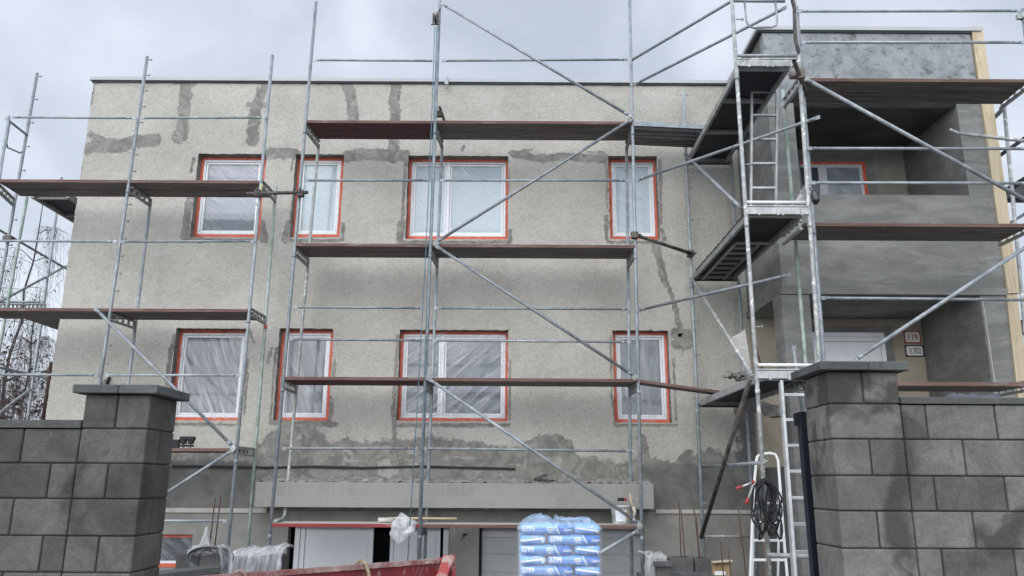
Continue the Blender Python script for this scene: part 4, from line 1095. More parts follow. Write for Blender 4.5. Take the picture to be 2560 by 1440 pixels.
# perforated steel deck reaching from the centre scaffold into the corner
sd = thing('steel_deck', 'perforated steel deck bridging from the top planks into the corner behind the stair tower', 'scaffold deck', (2.6, SF, 5.4))
x0, x1 = X(1582, 310, SF), X(1905, 320, SF + .3)
z = 5.47
mb = MB(); a, b = Vector((x0, SF, z - .02)), Vector((x1, SF + .18, z - .03))
mb.bar(a, b, .012, .07); mb.bar(a + Vector((0, .6, 0)), b + Vector((0, .6, 0)), .012, .07)
mb.build('side_rail', 'galv', sd)
def perforated(P0, U, V, nu, nv, fill=.62):
    """sheet with rows of slots: solid strips around open rectangles"""
    mb = MB(); P0, U, V = Vector(P0), Vector(U), Vector(V)
    def q(a, b, c, d):
        i = len(mb.v); mb.v += [tuple(P0 + U * a + V * c), tuple(P0 + U * b + V * c), tuple(P0 + U * b + V * d), tuple(P0 + U * a + V * d)]; mb.face((i, i + 1, i + 2, i + 3))
    for j in range(nv):
        v0, v1 = j / nv, (j + 1) / nv; m = v0 + (v1 - v0) * fill
        q(0, 1, v0, m)
        o = .5 if j % 2 else 0
        for i in range(-1, nu):
            a, b = (i + o) / nu, (i + o + fill) / nu
            a, b = max(0, a), min(1, b)
            if b > a: q(a, b, m, v1)
    return mb
ob = perforated((x0, SF + .01, z - .01), (x1 - x0, .18, -.01), (0, .58, 0), 46, 16, .6).build('deck_sheet', 'steeldeck', sd)
s = ob.modifiers.new('thickness', 'SOLIDIFY'); s.thickness = .004
mb = MB(); mb.bar((x0, SF + .24, z - .075), (x1, SF + .42, z - .085), .05, .03); mb.bar((x0, SF + .45, z - .1), (x1, SF + .63, z - .11), .3, .012); mb.build('deck_rib', 'boardwood', sd)
# loose plank between the lower decks
lp = thing('plank', 'worn plank sloping from the scaffold under the right lower window to the stair tower deck', 'plank', (2.5, SF, 1.4))
a, b = at(1590, 957, SF + .02), at(1812, 981, SF + .02)
mb = MB(); a = Vector((a.x, SF + .12, 1.445)); b = Vector((b.x + .05, SF + .12, 1.24 + .03)); mb.bar(a, b, .26, .042, mi=0, mtop=1); mb.build('board', ['boardedge', 'boardwood'], lp, bevel=.004)

# --- porch scaffold
ps = thing('scaffold', 'scaffold in front of the porch block with deep brown plank decks', 'scaffold', (5.4, PF, GZ), 'scaffolds round the house')
C1 = ((1991.5, 17), (2059, 897)); C2 = ((2556, 22), (2640, 700)); D1 = ((1957, 225), (2015, 920)); D2 = ((2510, 262), (2550, 690))
PFa = PF - .18
pole(ps, *C1, PFa, zb=GZ + .1, joints=(5.05, 3.05)); pole(ps, *C2, PFa, zb=GZ + .1, joints=(5.05, 3.05)); pole(ps, *D1, PR, zb=GZ + .1, joints=(3.0,), mat='galvgreen'); pole(ps, *D2, PR, zb=GZ + .1, mat='galvworn')
for x, y in ((2556, 26),):
    c = at(x, y + 12, PFa); mb = MB(); mb.tube(c + Vector((0, 0, -.06)), c + Vector((0, 0, .03)), .036, 10); mb.box(c.x - .08, c.x, c.y - .02, c.y + .02, c.z - .06, c.z + .0); mb.build('coupler', 'galvgreen', ps)
for k, (ya, yb, z) in enumerate(((203, 204, 5.21), (561, 565, 3.21), (954, 963, 1.21))):
    yz = z / ray(2300, ya).z * ray(2300, ya).y
    xl, xr = X(2010, ya, PF), X(2566, ya, PF)
    boards(ps, xl, xr, PF - .04, PR - .04, z, n=2)
    for xx, yy in ((xl - .06, 0), (xr + .02, 0)):
        transom(ps, (xx, PF - .05, z + .02), (xx - .0, PR, z + .02), .11, 'alu')
for (xa, ya, xb, yb) in ((1993, 28, 2552, 27), (2003, 106, 2562, 106), (2018, 371, 2580, 372), (2027, 457, 2580, 458), (2052, 745, 2600, 750)):
    rail(ps, at(xa, ya, PFa - .045), at(xb, yb, PFa - .045), r=.0195)
rail(ps, at(2012, 196, PFa - .06), at(2600, 520, PFa - .06), 'diagonal_brace', .025, .05)
rail(ps, at(2610, 588, PFa - .06), at(2139, 899, PFa - .06), 'diagonal_brace', .025, .05)
mb = MB(); a, b = at(2398, 333, PF + .25), at(2600, 357, PFa); d = (a - b).normalized(); mb.tube(b, a, .024, 10); mb.bar(a, at(2374, 323, PF + .25), .014, .034); mb.build('loose_rail', 'galvworn', ps)
# dark tube clamped to the tower corner
tb = thing('clamped_tube', 'short dark open-ended tube clamped across the scaffold poles under the porch roof', 'tube', tuple(at(2000, 190, TF - .2)))
a, b = at(1985, 152, TF - .45), at(2017, 236, TF + .25)
mb = MB(); mb.tube(a, b, .027, 14); mb.build('tube', 'darktube', tb)
d = (a - b).normalized(); MB().tube(a + d * .001, a + d * .002, .02, 12).build('bore', 'void', tb)
c = at(1992, 186, TF - .14); mb = MB(); mb.box(c.x - .085, c.x + .08, c.y - .04, c.y + .05, c.z - .045, c.z + .03); mb.box(c.x + .0, c.x + .09, c.y - .05, c.y + .03, c.z - .07, c.z + .07); mb.tube(c + Vector((-.1, 0, 0)), c + Vector((-.07, 0, 0)), .02, 8); mb.build('coupler', mottle('rusty_coupler', (0.12, 0.1, 0.085), (0.2, 0.175, 0.155), 9, 0.8, 0.2), tb, bevel=.012)
# other tie tubes
tb = thing('clamped_tube', 'dark tube tying the left scaffold to the middle one', 'tube', tuple(at(690, 484, SF - .06)))
a, b = at(617, 484, SF - .07), at(770, 481, SF - .07)
MB().tube(a, b, .027, 12).build('tube', 'darktube', tb)
for x in (645, 752):
    c = at(x, 484, SF - .04); mb = MB(); mb.box(c.x - .045, c.x + .045, c.y - .05, c.y + .05, c.z - .05, c.z + .05); mb.tube(c + Vector((0, -.06, .04)), c + Vector((0, -.06, .08)), .012, 6); mb.build('coupler', 'darktube', tb, bevel=.012)
tb = thing('clamped_tube', 'dark tube tying the middle scaffold to the stair tower below the upper right window', 'tube', tuple(at(1660, 610, SF)))
a, b = at(1578, 584, SF - .06), at(1735, 636, TR - .06)
MB().tube(a, b, .027, 12).build('tube', 'darktube', tb)
for x, y, Y in ((1587, 588, SF - .03), (1726, 634, TR - .05)):
    c = at(x, y, Y); mb = MB(); mb.box(c.x - .05, c.x + .05, c.y - .05, c.y + .05, c.z - .05, c.z + .045); mb.tube(c + Vector((-.05, -.04, 0)), c + Vector((.09, -.04, .0)), .014, 6); mb.build('coupler', 'darktube', tb, bevel=.012)
# --- scaffold on the far right side
rs = thing('scaffold', 'scaffold with perforated steel deck beyond the right corner of the porch', 'scaffold', (8, 12, GZ), 'scaffolds round the house')
zr = 4.3
Y0 = 10.9; p = at(2506, 380, Y0); zr = p.z
A = at(2500, 352, 12.8); B = at(2500, 412, 12.8)
zr = 4.42
def onz(px, py, z):
    d = ray(px, py); return d * (z / d.z)
xi, xo = onz(2503, 414, zr).x, onz(2503, 414, zr).x + .66
y0_, y1_ = onz(2600, 350, zr).y, onz(2490, 420, zr).y + 1.3
y0_ = 9.6
ob = perforated((7.62, y0_, zr), (0, y1_ - y0_, 0), (.62, 0, 0), 60, 10, .52).build('deck_sheet', 'steeldeck', rs)
s = ob.modifiers.new('thickness', 'SOLIDIFY'); s.thickness = .004
mb = MB(); mb.bar((7.60, y0_, zr), (7.60, y1_, zr), .04, .08); mb.bar((8.26, y0_, zr), (8.26, y1_, zr), .04, .08); mb.bar((7.6, y1_, zr), (8.26, y1_, zr), .04, .08); mb.build('deck_frame', 'steeldeck', rs)
pole(rs, (2612, 300), (2680, 800), 12.0, zb=GZ + .1)
p = onz(2556, 690, 2.2)
boards(rs, 7.62, 8.25, 9.6, 13.2, 2.42)
mb = MB(); mb.bar(at(2480, 300, 12.2), at(2512, 268, 10.2), .04, .05); mb.bar((7.55, 13, 4.95), (7.55, 10.0, 5.0), .03, .05); mb.build('side_rail', 'steeldeck', rs)
rail(rs, at(2520, 560, 11.4), at(2600, 512, 11.4), 'diagonal_brace', .022, .05)

# ------------------------------------------------------------------ block fence
FP, LPY = 4.60, 4.72
def block_row(mb, xs, y0, y1, z0, z1, gap=.004):
    for a, b in zip(xs, xs[1:]):
        j = random.uniform(-.002, .002)
        mb.box(a + gap, b - gap, y0 + j, y1, z0 + .003, z1 - .003)
def pillar(name, label, Y, front, zlev, splits, bm_):
    """front = (x0, x1); zlev = course heights from the top down; splits = x of the joint or None"""
    o = thing(name, label, 'gate pillar', ((front[0] + front[1]) / 2, Y, STREET), 'gate pillars of concrete blocks')
    x0, x1 = front; D_ = .39
    mb = MB(); core = MB()
    core.box(x0 + .012, x1 - .012, Y + .012, Y + D_ - .012, STREET, zlev[0] - .004)
    core.build('core', 'joint', o)
    for k in range(len(zlev) - 1):
        z1, z0 = zlev[k], zlev[k + 1]
        s = splits[k % len(splits)]
        # blocks laid front/back, alternate courses laid across
        if s is None:
            block_row(mb, [x0, x1], Y, Y + .19, z0, z1); block_row(mb, [x0, x1], Y + .2, Y + D_, z0, z1)
        else:
            for a, b in ((x0, s), (s, x1)):
                mb.box(a + .004, b - .004, Y + random.uniform(-.002, .002), Y + D_, z0 + .003, z1 - .003)
    mb.build('block_courses', bm_, o, bevel=.009)
    xm = (x0 + x1) / 2
    mb = MB(); ov = .052
    mb.box(x0 - ov, xm + .02, Y - ov, Y + D_ + ov, zlev[0] + .002, zlev[0] + .052)
    mb.box(xm + .0225, x1 + ov, Y - ov + .002, Y + D_ + ov, zlev[0] + .001, zlev[0] + .053)
    mb.build('cap_slab', 'coping', o, bevel=.006)
    return o
def lev(px, ys, Y): return [at(px, y, Y).z for y in ys]
rx0, rx1 = X(2072, 1009, FP), X(2252, 1009, FP)
zr_ = lev(2080, (928, 1009, 1097, 1188.5, 1277, 1371), FP)
h = .192
while zr_[-1] > STREET + .1: zr_.append(max(zr_[-1] - .2, STREET))
rp = pillar('gate_pillar', 'right gate pillar of grey concrete blocks with a flat cap slab', FP, (rx0, rx1), zr_, [X(2158, 970, FP), None, X(2178, 1140, FP), None, X(2197, 1320, FP), None], 'block')
lx0_, lx1_ = X(207, 1030, LPY), X(374, 1030, LPY)
zl_ = lev(372, (986, 1072, 1159, 1248, 1341, 1433), LPY)
while zl_[-1] > STREET + .1: zl_.append(max(zl_[-1] - .2, STREET))
lpill = pillar('gate_pillar', 'left gate pillar of dark concrete blocks with a flat cap slab', LPY, (lx0_, lx1_), zl_, [X(291, 1030, LPY), None, X(266, 1200, LPY), None, X(243, 1380, LPY), None], 'blockleft')
def fence(label, xa, xb, Y, zl, joints, capz, bm_):
    o = thing('block_fence', label, 'wall', ((xa + xb) / 2, Y, STREET), 'block walls beside the gate')
    mb = MB(); core = MB(); core.box(xa, xb, Y + .012, Y + .18, STREET, zl[0] - .01); core.build('core', 'joint', o)
    for k in range(len(zl) - 1):
        j = joints[k % len(joints)]
        xs = [xa] + sorted(j + .4 * i for i in range(-14, 15) if xa + .05 < j + .4 * i < xb - .05) + [xb]
        block_row(mb, xs, Y, Y + .19, zl[k + 1], zl[k])
    mb.build('block_courses', bm_, o, bevel=.009)
    mb = MB()
    n = max(1, round((xb - xa) / .8))
    for i in range(n):
        a, b = xa + (xb - xa) * i / n, xa + (xb - xa) * (i + 1) / n
        mb.box(a + .001, b - .001, Y - .012, Y + .2, zl[0] + .002, capz)
    mb.build('coping', 'coping', o, bevel=.004)
fence('grey block wall running right from the gate under a thin coping', rx1 + .002, rx1 + 3.4, FP + .012, zr_[1:], [X(2320, 1050, FP), X(2415, 1140, FP), X(2342, 1230, FP), X(2440, 1320, FP), X(2360, 1400, FP)], at(2400, 993, FP).z, 'block')
fence('dark block wall running left from the gate under a thin coping', lx0_ - 3.2, lx0_ - .002, LPY + .012, zl_[1:], [X(52, 1110, LPY), X(118, 1200, LPY), X(25, 1290, LPY), X(98, 1385, LPY)], at(100, 1049, LPY).z, 'blockleft')
# black gate profile behind the right pillar
gp = thing('sliding_gate', 'black steel end post of the gate standing against the right pillar', 'gate', (2.0, 5.1, STREET))
a0, a1 = at(1998, 1029, 5.2), at(2034, 1440, 5.2)
x0 = a0.x; mb = MB()
d = (a1.x - a0.x) / (a1.z - a0.z)
q = lambda z: a0.x + d * (z - a0.z)
zt_, zb_ = a0.z, STREET + .06
mb.prism([(q(zt_), zt_), (q(zt_) + .20, zt_), (q(zb_) + .20, zb_), (q(zb_), zb_)], 5.2, 5.26)
mb.build('end_post', 'blackpaint', gp, bevel=.003)
mb = MB(); mb.box(q(zt_) - .028, q(zt_) - .001, 5.21, 5.24, zt_ - .09, zt_ - .01); mb.build('stop_bracket', 'blackpaint', gp)
mb = MB(); mb.box(2.2, 4.6, 5.2, 5.26, zt_ - .08, zt_ - .001); mb.box(2.2, 4.6, 5.2, 5.26, STREET + .06, STREET + .14); mb.build('rail', 'blackpaint', gp)

# ------------------------------------------------------------------ red skip
B = at(1132, 1399, 6.6); zs_ = B.z
d0 = ray(640, 1436); A = d0 * (zs_ / d0.z)
dr = (A - B).normalized(); A = B + dr * 3.0
nrm = Vector((-dr.y, dr.x, 0)); nrm = nrm if nrm.y > 0 else -nrm
sk = thing('skip_container', 'chipped red steel skip with a worn rim standing behind the gate', 'skip', tuple((A + B) / 2 + Vector((0, 0, STREET - .2 - zs_))))
zb_ = -1.62
mb = MB()
def wall(mb, p, q, inn, z0, t=.012):
    p, q = Vector(p), Vector(q); b = len(mb.v)
    for v in (p, q):
        mb.v += [tuple(v), tuple(v + inn * t), (v.x + inn.x * .12, v.y + inn.y * .12, z0), (v.x + inn.x * (.12 + t), v.y + inn.y * (.12 + t), z0)]
    for f in ((0, 4, 6, 2), (1, 3, 7, 5), (0, 1, 5, 4), (2, 6, 7, 3), (0, 2, 3, 1), (4, 5, 7, 6)): mb.face([b + i for i in f])
drop = Vector((0, 0, -.32))
C_, D_ = B + nrm * 1.5 + drop, A + nrm * 1.5 + drop
NS = 40
bb = len(mb.v)
for i in range(NS + 1):
    p = B.lerp(A, i / NS)
    for zz, io in ((p.z, 0), (p.z - .3, .03), (zb_, .15)):
        mb.v.append((p.x + nrm.x * io, p.y + nrm.y * io, zz))
for i in range(NS):
    for k in range(2):
        a = bb + i * 3 + k; mb.face((a, a + 3, a + 4, a + 1))
wall(mb, C_, D_, -nrm, zb_)
i = len(mb.v); mb.v += [tuple(B), tuple(C_), (C_.x, C_.y, zb_), (B.x + nrm.x * .15, B.y + nrm.y * .15, zb_)]; mb.face((i, i + 1, i + 2, i + 3))
i = len(mb.v); mb.v += [tuple(A), tuple(D_), (D_.x, D_.y, zb_), (A.x + nrm.x * .15, A.y + nrm.y * .15, zb_)]; mb.face((i, i + 1, i + 2, i + 3))
i = len(mb.v); mb.v += [(p.x, p.y, zb_ + .02) for p in (B + nrm * .1, C_ - nrm * .1, D_ - nrm * .1, A + nrm * .1)]; mb.face((i, i + 1, i + 2, i + 3))
ob = mb.build('tub', 'skip', sk); s = ob.modifiers.new('plate', 'SOLIDIFY'); s.thickness = .008
mb = MB()
pts = [B.lerp(A, .05 + .95 * i / 60) + Vector((0, -.01, .004 * fbm(i * .7, 2))) for i in range(61)]
for p, q2 in zip(pts, pts[1:]): mb.bar(p, q2, .05, .032)
mb.build('rim', 'skiprim', sk)
pt = B + dr * .07
mb = MB(); mb.bar(pt + Vector((.03, -.03, .03)), pt + dr * .18 + Vector((0, -.06, -.4)), .085, .06, up=(0, 1, 0)); mb.build('corner_post', 'postred', sk, bevel=.012)
mb = MB(); mb.bar(B + Vector((0, 0, .015)), B + Vector((.04, .02, -.5)), .03, .05, up=(0, 1, 0)); mb.bar(B + Vector((.0, .0, .02)), C_, .05, .035); mb.build('end_flange', 'postred', sk)
# old rope hanging over the rim
rc = at(905, 1414, B.lerp(A, .3).y)
t_ = ((905 - 1280) / FPX)
def on_rim(px):
    best = min((abs((B.lerp(A, i / 200).x / (B.lerp(A, i / 200).y)) - ray(px, 1410).x / ray(px, 1410).y), i) for i in range(201))
    return B.lerp(A, best[1] / 200)
p = on_rim(915)
mb = MB(); mb.path([p + Vector((-.07, .02, -.02)), p + Vector((-.06, -.02, .02)), p + Vector((-.03, -.03, .045)), p + Vector((.01, -.05, .025)), p + Vector((.035, -.06, -.03)), p + Vector((.05, -.065, -.09)), p + Vector((.055, -.06, -.13))], .013, 8)
for i in range(9): a = p + Vector((.05 + .004 * i, -.065, -.1)); mb.path([a, a + Vector((random.uniform(-.01, .02), -.005, -.03)), a + Vector((random.uniform(-.02, .03), -.005, -.06))], .0025, 4)
tag(mb.build('rope', 'straw'), 'frayed yellowish rope looped over the rim of the red skip', 'rope')
p = on_rim(608)
mb = MB(); mb.path([p + Vector((-.05, -.04, -.02)), p + Vector((-.035, -.05, .02)), p + Vector((0, -.05, .035)), p + Vector((.035, -.05, .02)), p + Vector((.05, -.05, -.03))], .012, 8); mb.build('lifting_eye', 'skiprim', sk)

# ------------------------------------------------------------------ pallet of blue bags
PB = 8.0
pp = thing('pallet', 'wooden pallet under the stack of blue bags', 'pallet', (.49, PB + .3, ground_z(.5, PB)))
gz_ = ground_z(.49, PB)
mb = MB()
for x in (.1, .42, .78): mb.box(x, x + .1, PB, PB + .62, gz_ + .03, gz_ + .11)
for i in range(5): mb.box(.05, .93, PB + .01 + .13 * i, PB + .1 + .13 * i, gz_ + .112, gz_ + .134)
mb.build('deck_slats', 'wood', pp)
RH = at(1400, 1366, PB).z - at(1400, 1392, PB).z
rows = []
zc0_ = at(1400, 1324, PB).z
nrow = 7
def bag_surf(c, a, b, h, x, z, q=3.6, p=8.0):
    X_ = min(.999, abs((x - c.x) / a)); Z_ = min(.999, abs((z - c.z) / h))
    v = max(0.0, (1 - Z_ ** q)) ** (p / q) - X_ ** p
    return c.y - b * max(0.0, v) ** (1 / p)
def make_bag(c, a, b, h, style, label, seed):
    o = thing('cement_bag', label, 'bag', (c.x, c.y, c.z - h), 'blue bags stacked on the pallet')
    rnd = random.Random(seed)
    mb = MB(); q, p = 3.6, 8.0
    nu, nv = 56, 14
    def sg(v, e): return math.copysign(abs(v) ** e, v)
    def fn(u, v):
        t = 2 * math.pi * u; s = math.pi * (v - .5)
        cs_, sn = math.cos(s), math.sin(s)
        k = sg(cs_, 2 / q)
        x = a * k * sg(math.cos(t), 2 / p); y = b * k * sg(math.sin(t), 2 / p); z = h * sg(sn, 2 / q)
        w_ = .006 * fbm(x * 9 + seed, z * 22 + seed, y * 5)
        return (c.x + x, c.y + y + w_, c.z + z + .004 * fbm(x * 7, y * 7, seed))
    mb.grid(fn, nu, nv, wrap=True)
    mb.build('sack', 'bag', o, recalc=False)
    def S(x, z, off=.0095):
        x = c.x + x; z = c.z + z
        return Vector((x, bag_surf(c, a, b, h, x, z) - off, z))
    def strip(pts0, pts1, name, mat, n=10, off=.0095):
        mb = MB(); m = len(pts0) - 1
        def pl(pts, u):
            i = min(m - 1, int(u * m)); f = u * m - i
            return (pts[i][0] + (pts[i + 1][0] - pts[i][0]) * f, pts[i][1] + (pts[i + 1][1] - pts[i][1]) * f)
        def g(u, v):
            A_, B_ = pl(pts0, u), pl(pts1, u)
            return S(A_[0] + (B_[0] - A_[0]) * v, A_[1] + (B_[1] - A_[1]) * v, off)
        mb.grid(g, n, 8); return mb.build(name, mat, o, recalc=False)
    if style == 'long':
        H = h * .86
        strip([(a * .36, H), (a * .965, H)], [(a * .52, -H), (a * .975, -H)], 'dark_panel', 'bagdark', 12)
        strip([(-a * .97, -H * .25), (a * .40, -H * .25)], [(-a * .97, -H * .9), (a * .46, -H * .9)], 'mid_stripe', 'bagmid', 14, .0065)
        strip([(a * .28, H), (a * .325, H)], [(a * .47, -H), (a * .515, -H)], 'slash', 'bagwhite', 2, .0115)
        strip([(a * .02, H * .55), (a * .245, H * .55)], [(a * .02, -H * .2), (a * .245, -H * .2)], 'code_panel', 'bagwhite', 4, .0115)
        for k_ in range(4):
            x_ = a * (.055 + .045 * k_)
            strip([(x_, H * .38), (x_ + a * .02, H * .38)], [(x_, -H * .02), (x_ + a * .02, -H * .02)], 'code_bar', 'printgrey', 2, .013)
        for k_ in range(2):
            z_ = -H * (.28 + .22 * k_); strip([(-a * .92, z_), (-a * (.68 + .1 * k_), z_)], [(-a * .92, z_ - H * .11), (-a * (.68 + .1 * k_), z_ - H * .11)], 'small_print', 'palepr', 3, .011)
        strip([(a * .06, -H * .42), (a * .21, -H * .42)], [(a * .06, -H * .66), (a * .21, -H * .66)], 'weight_print', 'palepr', 3, .011)
        strip([(-a * .40, H * .22), (-a * .02, H * .22)], [(-a * .40, H * .02), (-a * .02, H * .02)], 'faint_line', 'bagmid', 5, .008)
        text_mesh('2799', .064, lambda x, y: S(-a * .93 + x, -.012 + y, .0125), 'number', 'bagwhite', o, 'LEFT', .0022, .95)
        text_mesh('Cemix', .034, lambda x, y: S(a * .63 + x + y * .2, -.012 + y, .0125), 'logo', 'bagwhite', o, 'LEFT', .001, 1.0)
        text_mesh('25 kg', .022, lambda x, y: S(a * .06 + x, -h * .62 + y, .0135), 'weight', 'bagwhite', o, 'LEFT', .0005, 1.0)
    else:
        m = 1 if style == 'endL' else -1   # fold rises to the right on the left-hand bags
        z0_, z1_ = -.012, .022
        f = lambda x: (.5 + .5 * x * m) * .03 - .012
        T = [(a * t, f(t) + .008 + .003 * math.sin(t * 5)) for t in (-.97, -.5, 0, .5, .95)]
        Bt = [(a * t, f(t) - .010 + .002 * math.sin(t * 7)) for t in (-.97, -.5, 0, .5, .95)]
        strip(Bt, [(x, -h * .82) for x, _ in Bt], 'dark_half', 'bagmid', 8, .008)
        strip(T, Bt, 'fold_band', 'bagwhite', 10, .0125)
        fx = (.62, .96) 
        strip([(a * fx[0], f(fx[0]) - .004), (a * fx[1], f(fx[1]))], [(a * (fx[0] + .05), -h * .66), (a * fx[1], -h * .74)], 'flap', 'bagwhite', 4, .0118)
        text_mesh('2799', .03, lambda x, y: S((-.1 if m > 0 else -.02) * a + x, f(0) + .017 + y * .8, .0135), 'number', 'bagwhite', o, 'LEFT', .0008, 1.0)
    return o
ORD = ['top', 'second', 'third', 'fourth', 'fifth', 'sixth', 'seventh', 'eighth', 'ninth', 'tenth', 'eleventh', 'twelfth', 'thirteenth', 'fourteenth', 'fifteenth', 'sixteenth', 'seventeenth', 'eighteenth']
xL, xR_ = at(1299, 1380, PB).x, at(1503, 1380, PB).x
wl = (xR_ - xL) * .655; we = (xR_ - xL) * .325
for k in range(min(nrow, 12)):
    zc = zc0_ - RH * k; h = RH * .535; j = random.uniform(-.008, .008)
    if k > 6: break
    longL = k % 2 == 0
    cl = Vector(((xL + wl / 2) if longL else (xR_ - wl / 2), PB + .2, zc))
    ce = Vector(((xR_ - we / 2) if longL else (xL + we / 2), PB + .29 + j, zc))
    make_bag(cl + Vector((j, 0, 0)), wl / 2, .2, h, 'long', 'long blue sack printed 2799, %s layer of the pallet stack' % ORD[k], k * 7.3)
    make_bag(ce, we / 2, .29, h, 'endR' if longL else 'endL', 'blue sack end with a white fold, %s layer of the pallet stack' % ORD[k], k * 5.1 + 3)
zlow = zc0_ - RH * 7
mb = MB(); pc = Vector(((xL + xR_) / 2, PB + .29, zlow))
def plain(u, v):
    cu, cv = math.cos(2 * math.pi * u), math.cos(math.pi * (v - .5)); su = math.sin(2 * math.pi * u)
    return (pc.x + (xR_ - xL) * .495 * cv ** .55 * math.copysign(abs(cu) ** .25, cu), pc.y + .28 * cv ** .55 * math.copysign(abs(su) ** .25, su), pc.z + RH * .53 * math.copysign(abs(math.sin(math.pi * (v - .5))) ** .55, v - .5))
pb_ = thing('cement_bag', 'plain blue sack low on the pallet, in the eighth layer', 'bag', (pc.x, pc.y, pc.z - RH * .53), 'blue bags stacked on the pallet')
mb.grid(plain, 36, 12, wrap=True); sack = mb.build('sack', 'bag', pb_, recalc=False)
k = 8
while zc0_ - RH * k > gz_ + .14 + RH * .5 and k < 16:
    o = pb_.copy(); COL.objects.link(o); o.location = pb_.location + Vector((.012 * (k % 2), 0, -RH * (k - 7))); o['label'] = 'plain blue sack low on the pallet, in the %s layer' % ORD[k]
    s = sack.copy(); COL.objects.link(s); s.parent = o
    k += 1
# stretch film round the stack
def shell(u, v):
    t = 2 * math.pi * u
    cx, cy = (xL + xR_) / 2, PB + .29
    hx, hy = (xR_ - xL) / 2 + .018, .325
    x = math.copysign(abs(math.cos(t)) ** .22, math.cos(t)) * hx; y = math.copysign(abs(math.sin(t)) ** .22, math.sin(t)) * hy
    z = zc0_ - 7.2 * RH + v * 7.45 * RH
    n = .012 * fbm(x * 6 + 3, z * 9, y * 6)
    return (cx + x * (1 + n), cy + y * (1 + n) + .006 * fbm(x * 14, z * 30), z)
mb = MB(); mb.grid(shell, 80, 40, wrap=True)
wr = mb.build('stretch_film', 'wrap', recalc=False); tag(wr, 'clear stretch film wrapped round the blue bag stack', 'film')
zt0 = zc0_ + .25 * RH
def hood(u, v):
    x = xL - .02 + (xR_ - xL + .04) * u; y = PB - .045 + .66 * v
    e = min(1, min(u, 1 - u) / .2); e = math.sin(e * math.pi / 2) ** .6; g = min(1, min(v, 1 - v) / .2) ** .6
    pk = .10 + .03 * fbm(u * 4 + 1, v * 3) + .022 * math.exp(-((u - .25) / .12) ** 2) - .03 * math.exp(-((u - .44) / .03) ** 2) + .035 * math.exp(-((u - .475) / .018) ** 2)
    return (x, y, zt0 - .03 + (pk + .012 * fbm(u * 15, v * 9)) * e * (.25 + .75 * g))
mb = MB(); mb.grid(hood, 70, 24)
h_ = mb.build('top_cover', 'hood', wr, recalc=False)

# ------------------------------------------------------------------ things on the lowest plank
Zp = ZC[3] + .004
def onp(px, y): d = ray(px, 1300); return Vector((d.x / d.y * y, y, Zp))
a = onp(945, SF + .2)
b = onp(1142, SF + .24); rl = thing('paint_roller', 'grubby fleece roller with a long wooden handle lying on the lowest plank', 'roller', tuple(a))
mb = MB(); mb.tube(a + Vector((0, 0, .035)), a + Vector((.22, .02, .035)), .034, 14); mb.build('fleece', 'fleece', rl)
mb = MB(); mb.path([a + Vector((.2, .02, .035)), a + Vector((.25, .04, .05)), a + Vector((.22, .08, .06)), a + Vector((.12, .09, .06))], .006, 6); mb.build('wire', 'galv', rl)
mb = MB(); mb.tube(a + Vector((.14, .05, .06)), b + Vector((0, 0, .06)), .014, 10); mb.build('handle', 'wood', rl)
# crumpled plastic bag hanging over the plank edge
pb0 = at(1003, 1298, SF - .08)
def bagfn(u, v):
    t = 2 * math.pi * u
    wv = [(.0, .004), (.10, .05), (.26, .13), (.5, .155), (.72, .12), (.9, .06), (1, .01)]
    for (p0_, w0), (p1_, w1) in zip(wv, wv[1:]):
        if p0_ <= v <= p1_: r = w0 + (w1 - w0) * (v - p0_) / (p1_ - p0_)
    n = 1 + .38 * fbm(math.cos(t) * 1.6 + 4, math.sin(t) * 1.6, v * 3.5)
    return (pb0.x + r * n * math.cos(t) * 1.05 + .03 * math.sin(v * 4), pb0.y + r * n * math.sin(t) * .42 - .02, pb0.z + .08 - .40 * v + .02 * fbm(u * 8, v * 5))
mb = MB(); mb.grid(bagfn, 48, 30, wrap=True)
tag(mb.build('plastic_bag', 'sheet', recalc=False), 'crumpled clear plastic bag hanging over the edge of the lowest plank', 'bag')
# bucket with brush
bk = onp(1553, SF + .2)
bo = thing('bucket', 'pale plastic paint bucket with yellow sticker at the right end of the lowest plank', 'bucket', tuple(bk))
mb = MB(); mb.lathe([(0, .0), (.115, .0), (.12, .008), (.142, .23), (.148, .232), (.148, .25), (.138, .25), (.128, .03), (0, .025)], bk, 26); mb.build('tub', 'bucket', bo, recalc=False)
mb = MB()
def stk(u, v): t = -math.pi * .5 + (u - .3) * 1.5; r = .118 + .107 * (.04 + v * .16) + .0035; return (bk.x + r * math.cos(t), bk.y + r * math.sin(t), bk.z + .03 + v * .15)
mb.grid(stk, 10, 4); mb.build('sticker', 'yellow', bo, recalc=False)
def stk2(u, v): t = -math.pi * .5 + (u - .65) * 1.1; r = .119 + .107 * (.1 + v * .16) + .003; return (bk.x + r * math.cos(t), bk.y + r * math.sin(t), bk.z + .04 + v * .15)
mb = MB(); mb.grid(stk2, 10, 4); mb.build('sticker', 'bagwhite', bo, recalc=False)
mb = MB(); mb.path([bk + Vector((-.148, 0, .23)), bk + Vector((-.1, -.07, .245)), bk + Vector((0, -.15, .235)), bk + Vector((.1, -.07, .245)), bk + Vector((.148, 0, .23))], .004, 6); mb.build('handle', 'galv', bo)
tr = thing('trowel', 'trowel with a red and black grip standing in the paint bucket', 'trowel', tuple(bk + Vector((0, 0, .2))))
mb = MB(); mb.path([bk + Vector((-.04, .02, .33)), bk + Vector((.05, .02, .335))], .022, 8); mb.build('grip', 'black', tr)
mb = MB(); mb.tube(bk + Vector((.05, .02, .335)), bk + Vector((.09, .02, .33)), .021, 8); mb.build('grip_end', 'redplastic', tr)
mb = MB(); mb.bar(bk + Vector((-.035, .02, .31)), bk + Vector((-.035, .02, .1)), .02, .006); mb.build('blade', 'galv', tr)
